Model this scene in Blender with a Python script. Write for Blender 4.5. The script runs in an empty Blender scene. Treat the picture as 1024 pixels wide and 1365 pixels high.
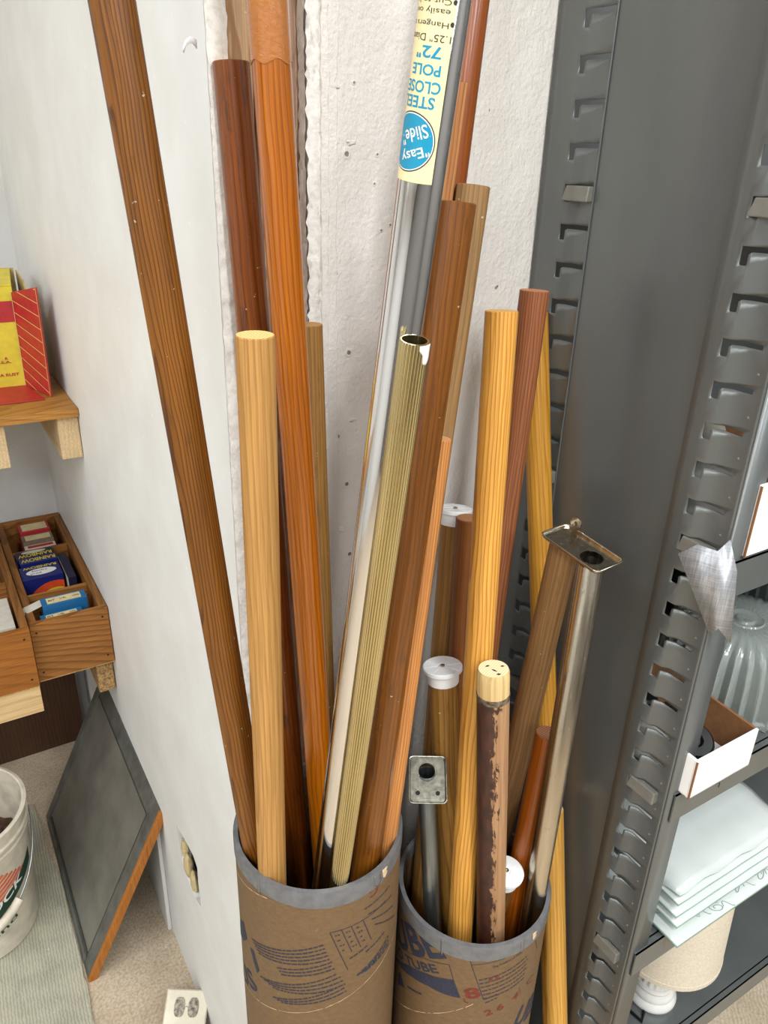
import bpy, bmesh, math, random
from mathutils import Vector, Matrix
random.seed(7)
S = bpy.context.scene
COL = S.collection
# ------------------------------------------------------------------ camera
FPX, CX, CY = 1025.0, 512.0, 682.5
NADIR = (440.0, 2900.0)            # vanishing point of the verticals, below the picture
HEAD = math.radians(32)
CAM = Vector((0, 0, 1.78))
_dn = Vector((NADIR[0]-CX, NADIR[1]-CY, FPX)).normalized()
_fh = (Vector((0, 0, 1)) - _dn*_dn.z).normalized()
_rt = _dn.cross(_fh)
if _rt.x < 0: _rt = -_rt
_wf = Vector((math.sin(HEAD), math.cos(HEAD), 0)); _wr = Vector((math.cos(HEAD), -math.sin(HEAD), 0)); _wd = Vector((0, 0, -1))
def c2w(v): return _wr*_rt.dot(v) + _wf*_fh.dot(v) + _wd*_dn.dot(v)
def ray(px, py): return c2w(Vector(((px-CX)/FPX, (py-CY)/FPX, 1)))
def onx(px, py, x): r = ray(px, py); return CAM + r*((x-CAM.x)/r.x)
def ony(px, py, y): r = ray(px, py); return CAM + r*((y-CAM.y)/r.y)
def onz(px, py, z): r = ray(px, py); return CAM + r*((z-CAM.z)/r.z)
def proj(p):
    d = Vector(p)-CAM
    c = _rt*d.dot(_wr) + _fh*d.dot(_wf) + _dn*d.dot(_wd)
    return CX+FPX*c.x/c.z, CY+FPX*c.y/c.z, c.z
cd = bpy.data.cameras.new('camera'); cam = bpy.data.objects.new('camera', cd); COL.objects.link(cam); S.camera = cam
cd.sensor_fit = 'VERTICAL'; cd.sensor_height = 36.0; cd.sensor_width = 27.0; cd.lens = FPX/1365*36.0; cd.clip_start = .02
X = c2w(Vector((1, 0, 0))); Y = c2w(Vector((0, -1, 0))); Z = c2w(Vector((0, 0, -1)))
cam.matrix_world = Matrix(((X.x, Y.x, Z.x, CAM.x), (X.y, Y.y, Z.y, CAM.y), (X.z, Y.z, Z.z, CAM.z), (0, 0, 0, 1)))
# ------------------------------------------------------------------ light
S.view_settings.view_transform = 'Standard'; S.view_settings.look = 'None'; S.view_settings.gamma = 1; S.view_settings.use_curve_mapping = False
S.view_settings.exposure = 0.06
W = bpy.data.worlds.new('World'); S.world = W; W.use_nodes = True
W.node_tree.nodes['Background'].inputs[0].default_value = (.95, .93, .90, 1); W.node_tree.nodes['Background'].inputs[1].default_value = .25
def area(loc, sx, sy, power, col=(1, 1, 1)):
    l = bpy.data.lights.new('ceiling_lamp_light', 'AREA'); l.shape = 'RECTANGLE'; l.size = sx; l.size_y = sy; l.energy = power; l.color = col
    o = bpy.data.objects.new('ceiling_lamp_light', l); COL.objects.link(o); o.location = loc; return o
LAMPS = [(x, y, 21) for x in (-3.6, -2.3) for y in (-2.6, -1.0, .6)] + [(-1.0, -2.6, 30), (-1.0, -1.0, 26), (-1.0, .6, 20), (.35, -1.0, 44), (.35, -2.6, 44), (1.7, -1.0, 36), (1.7, -2.6, 30)]
for lx, ly, pw in LAMPS: area((lx, ly, 2.93), .35, 1.2, pw, (.91, .965, 1.0))
# ------------------------------------------------------------------ mesh helpers
class MB:
    def __init__(s): s.v = []; s.f = []; s.m = []
    def add(s, vs, fs, mi=0):
        b = len(s.v); s.v += [Vector(v) for v in vs]; s.f += [tuple(i+b for i in f) for f in fs]; s.m += [mi]*len(fs); return s
    def box(s, x0, x1, y0, y1, z0, z1, mi=0):
        return s.add([(x0,y0,z0),(x1,y0,z0),(x1,y1,z0),(x0,y1,z0),(x0,y0,z1),(x1,y0,z1),(x1,y1,z1),(x0,y1,z1)],
                     [(0,3,2,1),(4,5,6,7),(0,1,5,4),(1,2,6,5),(2,3,7,6),(3,0,4,7)], mi)
    def hexa(s, b, t, mi=0):   # four bottom and four top corners, same winding
        return s.add(list(b)+list(t), [(3,2,1,0),(4,5,6,7),(0,1,5,4),(1,2,6,5),(2,3,7,6),(3,0,4,7)], mi)
    def slab(s, pts, n, th, mi=0):   # planar polygon extruded along n
        k = len(pts); n = Vector(n)*th
        vs = [Vector(p) for p in pts]+[Vector(p)+n for p in pts]
        return s.add(vs, [tuple(range(k))[::-1], tuple(range(k, 2*k))]+[(i, (i+1) % k, (i+1) % k+k, i+k) for i in range(k)], mi)
    def lathe(s, prof, n=32, close=False, mi=0, flute=None, cx=0, cy=0):
        b = len(s.v); k = len(prof)
        for j in range(n):
            a = 2*math.pi*j/n; q = flute(j) if flute else 1
            for r, z in prof: s.v.append(Vector((cx+r*q*math.sin(a), cy-r*q*math.cos(a), z)))
        for j in range(n):
            for i in range(k-1 if not close else k):
                a0 = b+j*k+i; a1 = b+j*k+(i+1) % k; b0 = b+((j+1) % n)*k+i; b1 = b+((j+1) % n)*k+(i+1) % k
                s.f.append((a0, b0, b1, a1)); s.m.append(mi)
        if not close:
            if prof[0][0] > 1e-6: s.f.append(tuple(b+j*k for j in range(n))[::-1]); s.m.append(mi)
            if prof[-1][0] > 1e-6: s.f.append(tuple(b+j*k+k-1 for j in range(n))); s.m.append(mi)
        return s
    def tube(s, pts, r, n=8, mi=0):
        pts = [Vector(p) for p in pts]; b = len(s.v)
        for i, p in enumerate(pts):
            d = (pts[min(i+1, len(pts)-1)]-pts[max(i-1, 0)]).normalized()
            u = d.cross(Vector((0, 0, 1)) if abs(d.z) < .9 else Vector((1, 0, 0))).normalized(); w = d.cross(u)
            for j in range(n):
                a = 2*math.pi*j/n; s.v.append(p+u*r*math.cos(a)+w*r*math.sin(a))
        for i in range(len(pts)-1):
            for j in range(n):
                s.f.append((b+i*n+j, b+i*n+(j+1) % n, b+(i+1)*n+(j+1) % n, b+(i+1)*n+j)); s.m.append(mi)
        s.f.append(tuple(b+j for j in range(n))[::-1]); s.f.append(tuple(b+(len(pts)-1)*n+j for j in range(n))); s.m += [mi, mi]
        return s
    def xf(s, fn): s.v = [Vector(fn(v)) for v in s.v]; return s
MW = {}
def link(o, parent=None, mw=None):
    COL.objects.link(o)
    if parent is not None: o.parent = parent
    MW[o] = (MW[parent] if parent is not None else Matrix()) @ (mw if mw is not None else Matrix())
    if mw is not None: o.matrix_basis = mw
    return o
def obj(name, mb, mats, parent=None, world=True, smooth=40, bevel=0, mw=None, clean=False):
    """mesh object; world=True: vertices are world coordinates (moved into the parent's frame)"""
    me = bpy.data.meshes.new(name); vs = mb.v
    if mw is not None and parent is None and world: inv = mw.inverted(); vs = [inv @ v for v in vs]
    elif parent is not None and world: inv = MW[parent].inverted(); vs = [inv @ v for v in vs]
    me.from_pydata([tuple(v) for v in vs], [], mb.f)
    if not isinstance(mats, (list, tuple)): mats = [mats]
    for m in mats: me.materials.append(m)
    me.polygons.foreach_set('material_index', mb.m)
    bm = bmesh.new(); bm.from_mesh(me)
    if clean: bmesh.ops.remove_doubles(bm, verts=bm.verts, dist=1e-5)
    bmesh.ops.recalc_face_normals(bm, faces=bm.faces); bm.to_mesh(me); bm.free()
    if smooth:
        me.polygons.foreach_set('use_smooth', [True]*len(me.polygons)); me.set_sharp_from_angle(angle=math.radians(smooth))
    o = bpy.data.objects.new(name, me); link(o, parent, mw if parent is None else None)
    if bevel:
        b = o.modifiers.new('bevel', 'BEVEL'); b.width = bevel; b.segments = 2; b.limit_method = 'ANGLE'; b.angle_limit = math.radians(50)
    return o
def tag(o, label, cat, group=None):
    o['label'] = label; o['category'] = cat
    if group: o['group'] = group
    return o
def thing(name, label, cat, loc=(0, 0, 0), group=None, mw=None):
    o = bpy.data.objects.new(name, None); o.empty_display_size = .03
    link(o, None, mw if mw is not None else Matrix.Translation(loc)); return tag(o, label, cat, group)
def struct(name, mb, mats, **k):
    o = obj(name, mb, mats, **k); o['kind'] = 'structure'; return o
def at0(loc): return Matrix.Translation(loc)
# ------------------------------------------------------------------ materials
def srgb(r, g, b):
    f = lambda c: (c/255/12.92) if c/255 <= .04045 else ((c/255+.055)/1.055)**2.4
    return (f(r), f(g), f(b), 1)
class NT:
    def __init__(s, name):
        s.m = bpy.data.materials.new(name); s.m.use_nodes = True; s.t = s.m.node_tree; s.b = s.t.nodes['Principled BSDF']
    def n(s, typ, **k):
        q = s.t.nodes.new(typ)
        for a, v in k.items(): setattr(q, a, v)
        return q
    def l(s, a, b): s.t.links.new(a, b)
    def obco(s, scale=(1, 1, 1), loc=(0, 0, 0), rot=(0, 0, 0)):
        tc = s.n('ShaderNodeTexCoord'); mp = s.n('ShaderNodeMapping'); ax = getattr(s, 'axis', 'Z')
        if ax == 'Z': s.l(tc.outputs['Object'], mp.inputs[0])
        else:      # put the grain axis on Z
            sp = s.n('ShaderNodeSeparateXYZ'); cb = s.n('ShaderNodeCombineXYZ'); s.l(tc.outputs['Object'], sp.inputs[0])
            for i, j in enumerate((2, 1, 0) if ax == 'X' else (0, 2, 1)): s.l(sp.outputs[j], cb.inputs[i])
            s.l(cb.outputs[0], mp.inputs[0])
        mp.inputs['Scale'].default_value = scale; mp.inputs['Location'].default_value = loc; mp.inputs['Rotation'].default_value = rot
        return mp.outputs[0]
    def noise(s, co, scale, detail=4, rough=.55, dist=0):
        q = s.n('ShaderNodeTexNoise'); s.l(co, q.inputs['Vector']); q.inputs['Scale'].default_value = scale
        q.inputs['Detail'].default_value = detail; q.inputs['Roughness'].default_value = rough; q.inputs['Distortion'].default_value = dist
        return q.outputs[0]
    def ramp(s, fac, stops, interp='LINEAR'):
        q = s.n('ShaderNodeValToRGB'); s.l(fac, q.inputs[0]); cr = q.color_ramp; cr.interpolation = interp
        while len(cr.elements) < len(stops): cr.elements.new(.5)
        for e, (p, c) in zip(cr.elements, stops): e.position = p; e.color = c if len(c) == 4 else (*c, 1)
        return q.outputs[0]
    def mix(s, fac, a, b, mode='MIX'):
        q = s.n('ShaderNodeMix', data_type='RGBA', blend_type=mode)
        for i, v in ((0, fac), (6, a), (7, b)):
            if hasattr(v, 'is_linked'): s.l(v, q.inputs[i])
            else: q.inputs[i].default_value = v
        return q.outputs[2]
    def math(s, op, a, b=0.0):
        q = s.n('ShaderNodeMath', operation=op)
        for i, v in ((0, a), (1, b)):
            if hasattr(v, 'is_linked'): s.l(v, q.inputs[i])
            else: q.inputs[i].default_value = v
        return q.outputs[0]
    def bump(s, h, strength=.3, dist=.001):
        q = s.n('ShaderNodeBump'); q.inputs['Strength'].default_value = strength; q.inputs['Distance'].default_value = dist
        s.l(h, q.inputs['Height']); s.l(q.outputs[0], s.b.inputs['Normal'])
    def set(s, col=None, rough=None, metal=None, spec=None):
        for k, v in (('Base Color', col), ('Roughness', rough), ('Metallic', metal), ('Specular IOR Level', spec)):
            if v is None: continue
            if hasattr(v, 'is_linked'): s.l(v, s.b.inputs[k])
            else: s.b.inputs[k].default_value = v
        return s.m
BW = lambda a: (a, a, a, 1)
def plain(name, rgb, rough=.5, metal=0, var=.08, scale=60, bump=0, spec=.5):
    t = NT(name); co = t.obco(); n = t.noise(co, scale, 3)
    c = srgb(*rgb); d = tuple(x*(1-var*2.2) for x in c[:3])+(1,)
    t.set(t.ramp(n, [(.3, d), (.65, c)]), rough, metal, spec)
    if bump: t.bump(n, bump, .0006)
    return t.m
def wood(name, light, dark, ring=95, off=(.035, .03), tilt=.02, rough=.42, contrast=1.0, dirt=0, dirtcol=(60, 38, 20), coat=0, blot=.25, fine=.35, seed=0, axis='Z', sat=1.06):
    """sawn wood: growth rings cut by the surface, grain along local Z"""
    t = NT(name); rnd = random.Random(name+str(seed))
    def vivid(c):
        m = max(c[:3]); return tuple(max(.004, m-(m-x)*sat) for x in c[:3])+(1,)
    L, D = vivid(srgb(*light)), vivid(srgb(*dark)); t.axis = axis
    loc = (off[0], off[1], rnd.uniform(0, 3))
    warp = t.noise(t.obco((9, 9, 1.3), (seed, 0, 0)), 2.0, 3)
    co = t.obco((1, 1, 1), loc, (tilt, tilt*.6, 0))
    v = t.n('ShaderNodeVectorMath', operation='ADD'); sc = t.n('ShaderNodeVectorMath', operation='SCALE')
    wc = t.n('ShaderNodeCombineXYZ'); t.l(warp, wc.inputs[0]); t.l(warp, wc.inputs[1]); t.l(wc.outputs[0], sc.inputs[0]); sc.inputs[3].default_value = .022
    t.l(co, v.inputs[0]); t.l(sc.outputs[0], v.inputs[1])
    w = t.n('ShaderNodeTexWave', wave_type='RINGS', rings_direction='Z', wave_profile='SAW'); t.l(v.outputs[0], w.inputs['Vector'])
    w.inputs['Scale'].default_value = ring; w.inputs['Distortion'].default_value = .6; w.inputs['Detail'].default_value = 2; w.inputs['Detail Scale'].default_value = .4
    g = t.ramp(w.outputs[1], [(.0, L), (.55, tuple(L[i]*.75+D[i]*.25 for i in range(3))+(1,)), (.9, D), (1.0, tuple(L[i]*.5+D[i]*.5 for i in range(3))+(1,))])
    g = t.mix(contrast, L, g)
    fn = t.noise(t.obco((520, 520, 9)), 1.0, 3, .6)
    g = t.mix(fine, g, t.ramp(fn, [(.32, tuple(x*.45 for x in D[:3])+(1,)), (.62, (1, 1, 1, 1))]), 'MULTIPLY')
    bl = t.noise(t.obco((18, 18, 3.0), (seed*3.1, 1, 2)), 1.0, 4, .6)
    g = t.mix(blot, g, t.ramp(bl, [(.3, (.38, .33, .3, 1)), (.62, (1, 1, 1, 1))]), 'MULTIPLY')
    rg = rough
    if dirt:
        dn = t.noise(t.obco((60, 60, 12), (seed, 2, 5)), 1.5, 6, .72)
        f = t.ramp(dn, [(.60-.14*dirt, BW(0)), (.70-.1*dirt, BW(.85*min(1, dirt+.2)))])
        g = t.mix(f, g, srgb(*dirtcol))
        sn = t.noise(t.obco((120, 120, 160), (seed, 7, 5)), 1.0, 2, .5)
        g = t.mix(t.ramp(sn, [(.73, BW(0)), (.76, BW(.55))]), g, srgb(215, 200, 180))
    t.set(g, rg, None, .38)
    if coat: t.b.inputs['Coat Weight'].default_value = coat; t.b.inputs['Coat Roughness'].default_value = .18
    t.bump(fn, .12, .0005)
    return t.m
def endgrain(name, light, dark):
    t = NT(name); w = t.n('ShaderNodeTexWave', wave_type='BANDS', bands_direction='X'); t.l(t.obco((1, 1, 1), (.01, 0, 0), (0, 0, .5)), w.inputs['Vector'])
    w.inputs['Scale'].default_value = 110; w.inputs['Distortion'].default_value = 2.5; w.inputs['Detail Scale'].default_value = .6
    return t.set(t.ramp(w.outputs[1], [(.3, srgb(*light)), (.9, srgb(*dark))]), .75)
def metal(name, rgb, rough=.2, scr=.15, speck=0, rust=0):
    t = NT(name); n = t.noise(t.obco((90, 90, 6)), 2, 4, .6); c = srgb(*rgb)
    col = t.ramp(n, [(.3, tuple(x*(1-scr) for x in c[:3])+(1,)), (.7, c)])
    m = 1.0
    if speck:
        s = t.noise(t.obco((70, 70, 35)), 2.2, 5, .7); f = t.ramp(s, [(.60, BW(0)), (.72, BW(speck))]); col = t.mix(f, col, srgb(70, 62, 52))
    t.set(col, t.ramp(n, [(.25, BW(max(.02, rough-.05))), (.75, BW(rough+.1))]), m)
    return t.m
# ---- wall paints
def paint_smooth():
    t = NT('white_wall_paint'); co = t.obco(); n = t.noise(co, 260, 3, .5); c = t.noise(co, 7, 4, .6)
    col = t.ramp(c, [(.3, srgb(218, 217, 214)), (.7, srgb(228, 229, 228))])
    sp = t.noise(co, 95, 2, .4); col = t.mix(t.ramp(sp, [(.735, BW(0)), (.75, BW(.6))]), col, srgb(246, 245, 243))
    t.set(col, .5); t.bump(n, .10, .0008); return t.m
def paint_rough():
    t = NT('dinged_wall_paint'); co = t.obco(); n = t.noise(co, 190, 4, .6); m = t.noise(t.obco((1, 1, .55)), 34, 5, .66)
    col = t.ramp(t.noise(co, 6, 3), [(.3, srgb(218, 211, 203)), (.7, srgb(228, 222, 215))])
    pit = t.noise(co, 62, 2, .5); pf = t.ramp(pit, [(.765, BW(0)), (.78, BW(1))]); col = t.mix(pf, col, srgb(150, 140, 130))
    h = t.math('ADD', t.math('MULTIPLY', n, .35), t.math('MULTIPLY', m, 1.1)); h = t.math('SUBTRACT', h, pf)
    t.set(col, .55); t.bump(h, .9, .0042); return t.m
def gypsum():
    t = NT('broken_gypsum'); co = t.obco(); n = t.noise(co, 110, 6, .7); b = t.noise(t.obco((1, 1, .5)), 42, 4, .65)
    col = t.ramp(n, [(.25, srgb(206, 199, 190)), (.55, srgb(238, 233, 226))]); col = t.mix(t.ramp(b, [(.60, BW(0)), (.70, BW(.6))]), col, srgb(170, 160, 148))
    t.set(col, .9); t.bump(n, .7, .002); return t.m
def cardboard(name='kraft_cardboard', a=(97, 73, 46), b=(112, 86, 56)):
    t = NT(name); co = t.obco(); n = t.noise(t.obco((30, 30, 60)), 4, 5, .65); s = t.noise(co, 900, 2)
    col = t.ramp(n, [(.3, srgb(*a)), (.68, srgb(*b))])
    sc = t.noise(t.obco((1, 1, 1), (3, 1, 0)), 38, 6, .75, .6); col = t.mix(t.ramp(sc, [(.66, BW(0)), (.72, BW(.35))]), col, srgb(190, 160, 122))
    t.set(col, .62); t.bump(s, .15, .0004); return t.m
def floor_mat():
    t = NT('worn_concrete_floor'); co = t.obco(); n = t.noise(co, 9, 6, .65); f = t.noise(co, 160, 4, .7)
    col = t.ramp(n, [(.3, srgb(180, 160, 136)), (.55, srgb(202, 183, 158)), (.75, srgb(214, 199, 178))])
    col = t.mix(t.ramp(f, [(.35, BW(.55)), (.6, BW(0))]), col, srgb(120, 105, 88))
    w = t.n('ShaderNodeTexWave', wave_type='BANDS', bands_direction='X'); t.l(t.obco((1, 1, 1), (0, 0, 0), (0, 0, .75)), w.inputs['Vector']); w.inputs['Scale'].default_value = 36; w.inputs['Distortion'].default_value = 7; w.inputs['Detail Scale'].default_value = .8
    msk = t.ramp(t.noise(co, 5, 2), [(.5, BW(0)), (.64, BW(.35))])
    col = t.mix(msk, col, t.ramp(w.outputs[1], [(.2, srgb(158, 140, 112)), (.8, srgb(205, 190, 165))]))
    sp = t.noise(t.obco((1, 1, 1), (5, 3, 0)), 14, 5, .7); col = t.mix(t.ramp(sp, [(.68, BW(0)), (.72, BW(.8))]), col, srgb(232, 228, 220))
    t.set(col, .8); t.bump(t.math('ADD', f, t.math('MULTIPLY', w.outputs[1], .25)), .4, .0015); return t.m
def board_mat():
    t = NT('ridged_grey_board'); co = t.obco(); w = t.n('ShaderNodeTexWave', wave_type='BANDS', bands_direction='X'); t.l(t.obco((1, 1, 1), (0, 0, 0), (0, 0, .05)), w.inputs['Vector']); w.inputs['Scale'].default_value = 46; w.inputs['Distortion'].default_value = 3; w.inputs['Detail Scale'].default_value = 2.5
    n = t.noise(co, 12, 5, .65); col = t.ramp(n, [(.3, srgb(140, 136, 116)), (.55, srgb(166, 162, 142)), (.75, srgb(184, 176, 140))])
    col = t.mix(.3, col, t.ramp(w.outputs[1], [(.2, srgb(140, 136, 118)), (.8, srgb(206, 202, 186))]))
    sp = t.noise(co, 60, 4, .7); col = t.mix(t.ramp(sp, [(.68, BW(0)), (.74, BW(.8))]), col, srgb(225, 222, 214))
    t.set(col, .85); t.bump(t.math('ADD', sp, t.math('MULTIPLY', w.outputs[1], .4)), .35, .0015); return t.m
M = {}
M['wall'] = paint_smooth(); M['rough'] = paint_rough(); M['gyp'] = gypsum(); M['floor'] = floor_mat(); M['board'] = board_mat(); M['card'] = cardboard()
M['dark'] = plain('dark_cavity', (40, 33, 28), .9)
M['stud'] = wood('raw_stud_wood', (205, 172, 136), (168, 128, 92), 70, rough=.75, dirt=.25, dirtcol=(110, 80, 55))
M['studpale'] = wood('weathered_stud_wood', (196, 166, 144), (160, 126, 104), 80, rough=.8, dirt=.45, dirtcol=(98, 72, 55))
M['print'] = plain('dark_blue_print', (40, 44, 64), .7, var=.2, scale=300)
M['redprint'] = plain('red_print', (118, 42, 28), .7, var=.2, scale=300)
M['tape'] = plain('grey_duct_tape', (110, 110, 112), .38, .15, .12, 90, .25)
M['torn'] = plain('torn_paper', (214, 184, 146), .85, 0, .12, 200, .3)
M['white'] = plain('white_plastic', (236, 236, 236), .35, 0, .03)
M['black'] = plain('black_plastic', (22, 22, 24), .18, 0, .1)
M['chrome'] = metal('chrome_steel', (225, 224, 224), .07, .08)
M['nickel'] = metal('worn_nickel_steel', (200, 190, 172), .2, .25, .5)
M['galv'] = metal('galvanised_steel', (150, 156, 156), .36, .35, .3)
M['fluted'] = metal('fluted_brass_steel', (206, 192, 146), .2, .2)
M['steel'] = NT('grey_enamel_steel').m
def steel():
    t = NT('grey_enamelled_steel'); n = t.noise(t.obco((3, 3, 1)), 3, 4); f = t.noise(t.obco(), 420, 2)
    s = t.noise(t.obco((1, 1, 1), (4, 2, 1)), 26, 6, .75); col = t.ramp(n, [(.3, srgb(94, 97, 96)), (.7, srgb(106, 109, 107))])
    col = t.mix(t.ramp(s, [(.72, BW(0)), (.75, BW(.5))]), col, srgb(160, 158, 152)); t.set(col, .31, .35, .8); t.bump(f, .04, .0003); return t.m
M['steel'] = steel()
M['clip'] = plain('grey_steel_clip', (128, 125, 116), .38, .3, .1, 50)
# ------------------------------------------------------------------ text
def text_faces(s, bold=0.0):
    cu = bpy.data.curves.new('t', 'FONT'); cu.body = s; cu.size = 1; cu.offset = bold; cu.resolution_u = 3
    o = bpy.data.objects.new('t', cu); me = bpy.data.meshes.new_from_object(o)
    bm = bmesh.new(); bm.from_mesh(me); bmesh.ops.triangulate(bm, faces=bm.faces)
    bpy.data.objects.remove(o); bpy.data.curves.remove(cu); bpy.data.meshes.remove(me)
    return bm
def poly_bm(pts):
    bm = bmesh.new(); bm.faces.new([bm.verts.new((p[0], p[1], 0)) for p in pts]); bmesh.ops.triangulate(bm, faces=bm.faces); return bm
def refine(bm, mx, it=6):
    for _ in range(it):
        es = [e for e in bm.edges if e.calc_length() > mx]
        if not es: break
        bmesh.ops.subdivide_edges(bm, edges=es, cuts=1); bmesh.ops.triangulate(bm, faces=bm.faces)
def bm_into(mb, bm, fn, mi=0):
    bm.verts.index_update(); vs = [fn(v.co.x, v.co.y) for v in bm.verts]
    mb.add(vs, [tuple(v.index for v in f.verts) for f in bm.faces], mi); bm.free()
def text_extent(bm):
    xs = [v.co.x for v in bm.verts]; ys = [v.co.y for v in bm.verts]; return min(xs), max(xs), min(ys), max(ys)
def print_text(mb, s, A, B, h, fn, mx=.006, bold=0.0, flip=1):
    """text along 2-D line A-B (surface coordinates), cap height h, onto surface fn(u,w)"""
    bm = text_faces(s, bold); x0, x1, y0, y1 = text_extent(bm)
    A = Vector(A); B = Vector(B); d = (B-A); L = d.length; d.normalize(); nrm = Vector((-d.y, d.x))*flip
    for v in bm.verts:
        p = A + d*((v.co.x-x0)/(x1-x0)*L) + nrm*((v.co.y-y0)/(y1-y0)*h); v.co = (p.x, p.y, 0)
    refine(bm, mx); bm_into(mb, bm, fn)
def print_line(mb, A, B, w, fn, mx=.006):
    A = Vector(A); B = Vector(B); d = (B-A).normalized(); n = Vector((-d.y, d.x))*w*.5
    bm = poly_bm([A-n, B-n, B+n, A+n]); refine(bm, mx, 8); bm_into(mb, bm, fn)
def print_dashes(mb, A, B, w, fn, rnd, lo=.003, hi=.009, gap=.0012):
    A = Vector(A); B = Vector(B); L = (B-A).length; d = (B-A)/L; s = 0
    while s < L-.002:
        e = min(L, s+rnd.uniform(lo, hi)); print_line(mb, A+d*s, A+d*e, w, fn); s = e+gap
def print_poly(mb, pts, fn, mx=.006):
    bm = poly_bm(pts); refine(bm, mx, 8); bm_into(mb, bm, fn)
# ================================================================== THE SETTING
XL, YR, YB = .272, .775, 2.285      # left partition face, right wall face, alcove back wall
YE = .758                           # cut end of the left sheet
struct('floor', MB().box(-5.0, 2.4, -4.0, 2.35, -.05, 0), M['floor'])
def ragged(pts, amp, n, rnd):
    out = []
    for i in range(len(pts)-1):
        a, b = Vector(pts[i]), Vector(pts[i+1])
        for k in range(n):
            p = a.lerp(b, k/n); out.append((p.x+rnd.uniform(-amp, amp), p.y+rnd.uniform(-amp, amp)))
    out.append(pts[-1]); return out
rd = random.Random(3)
e = [onz(*p, .004) for p in ((45, 1072), (85, 1190), (112, 1300), (128, 1375))]
edge = ragged([(p.x, p.y) for p in e], .004, 6, rd)
bp = [(-1.2, 1.9), (e[0].x-.02, 1.9)]+edge+[(e[3].x-.005, .75), (-1.2, .75)]
fb = MB().slab([(x, y, .0005) for x, y in bp], (0, 0, 1), .006)
tag(obj('floor_tile', fb, M['board'], smooth=0, mw=at0((-.4, 1.3, .0005))), 'grey-green ridged tile backer slab with broken edge under the bucket', 'floor tile')
# left partition: a drywall sheet with a broken hole
Zh = lambda x, y: (200+x*.2016, 1090+y*.2016)
hole = [onx(*Zh(*p), XL) for p in ((172, 45), (205, 100), (240, 165), (285, 250), (312, 330), (318, 420), (338, 590), (300, 530), (262, 440), (232, 350), (208, 260), (190, 160))]
def sheet_with_hole(outer, holes, axis, pos, th):
    """outer, holes: 2-D loops; axis 0: plane x=pos with (y,z); thickness th"""
    bm = bmesh.new(); es = []
    for lp in [outer]+holes:
        vs = [bm.verts.new((0, a, b)) for a, b in lp]
        es += [bm.edges.new((vs[i], vs[(i+1) % len(vs)])) for i in range(len(vs))]
    bmesh.ops.triangle_fill(bm, use_beauty=True, edges=es)
    bmesh.ops.recalc_face_normals(bm, faces=bm.faces)
    r = bmesh.ops.extrude_face_region(bm, geom=bm.faces[:])
    for v in [g for g in r['geom'] if isinstance(g, bmesh.types.BMVert)]: v.co.x += th
    for v in bm.verts: v.co.x += pos
    mb = MB(); bm.verts.index_update(); mb.add([v.co.copy() for v in bm.verts], [tuple(v.index for v in f.verts) for f in bm.faces]); bm.free(); return mb
wl = struct('wall_left', sheet_with_hole([(YE, 0), (YB, 0), (YB, 3.0), (YE, 3.0)], [[(p.y, p.z) for p in hole]], 0, XL, .0205), M['wall'], smooth=0)
# chalky cut end of the sheet
def cut_face(axis, p0, w, z0, z1, mat, name, parent, amp, seed, nz=420, nw=4):
    rnd = random.Random(seed); mb = MB(); vs = []; fs = []
    for i in range(nz+1):
        z = z0+(z1-z0)*i/nz; drift = math.sin(i*.11+seed)*amp*.5
        for j in range(nw+1):
            d = rnd.uniform(-amp, amp)*(.5 if j in (0, nw) else 1)+drift
            u = w*j/nw + (rnd.uniform(-amp, amp)*.9 if j == nw else (rnd.uniform(-amp, amp)*.25 if j == 0 else 0))
            vs.append((p0[0]+u, p0[1]-.001-abs(d), z) if axis == 0 else (p0[0]-.001-abs(d), p0[1]+u, z))
    for i in range(nz):
        for j in range(nw): a = i*(nw+1)+j; fs.append((a, a+1, a+nw+2, a+nw+1))
    mb.add(vs, fs); return obj(name, mb, mat, parent, smooth=60)
cut_face(0, (XL+.0005, YE), .0205, 0, 2.6, M['gyp'], 'cut_edge', wl, .0018, 1)
# paper flap curling off the cut edge
fp = ony(262, 60, YE-.002); fm = MB()
pts = [(0, 0, .004), (-.006, -.004, .006), (-.0125, -.007, .002), (-.0155, -.006, -.006)]
fm.add([(fp.x+a, fp.y+b, fp.z+c) for a, b, c in pts]+[(fp.x+a*.9, fp.y+b, fp.z+c-.007*(1-.25*i)) for i, (a, b, c) in enumerate(pts)], [(i, i+1, i+5, i+4) for i in range(3)])
fl = obj('paper_flap', fm, M['white'], wl); sm = fl.modifiers.new('thickness', 'SOLIDIFY'); sm.thickness = .0006
# broken plug inside the hole
hc = sum(((p) for p in hole), Vector())/len(hole)
rp = random.Random(5)
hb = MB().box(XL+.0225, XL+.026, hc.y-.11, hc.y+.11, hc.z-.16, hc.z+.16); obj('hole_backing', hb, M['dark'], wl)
M['cream'] = plain('yellowed_plaster', (206, 186, 140), .6, 0, .15, 80, .5)
for i, (zx, zy, a, b) in enumerate(((222, 205, .014, .026), (248, 320, .018, .034), (285, 430, .014, .032))):
    c = onx(*Zh(zx, zy), XL+.003); k = MB().lathe([(.0, -b), (.55*a, -b*.8), (a, -b*.2), (.9*a, b*.4), (.5*a, b*.85), (0, b)], 14)
    k.xf(lambda v: (v.x*.55+c.x+.003+rp.uniform(-.0012, .0012), c.y+v.y+rp.uniform(-.0012, .0012), c.z+v.z+rp.uniform(-.0015, .0015)))
    obj('plaster_lump', k, M['cream'], wl)
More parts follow.
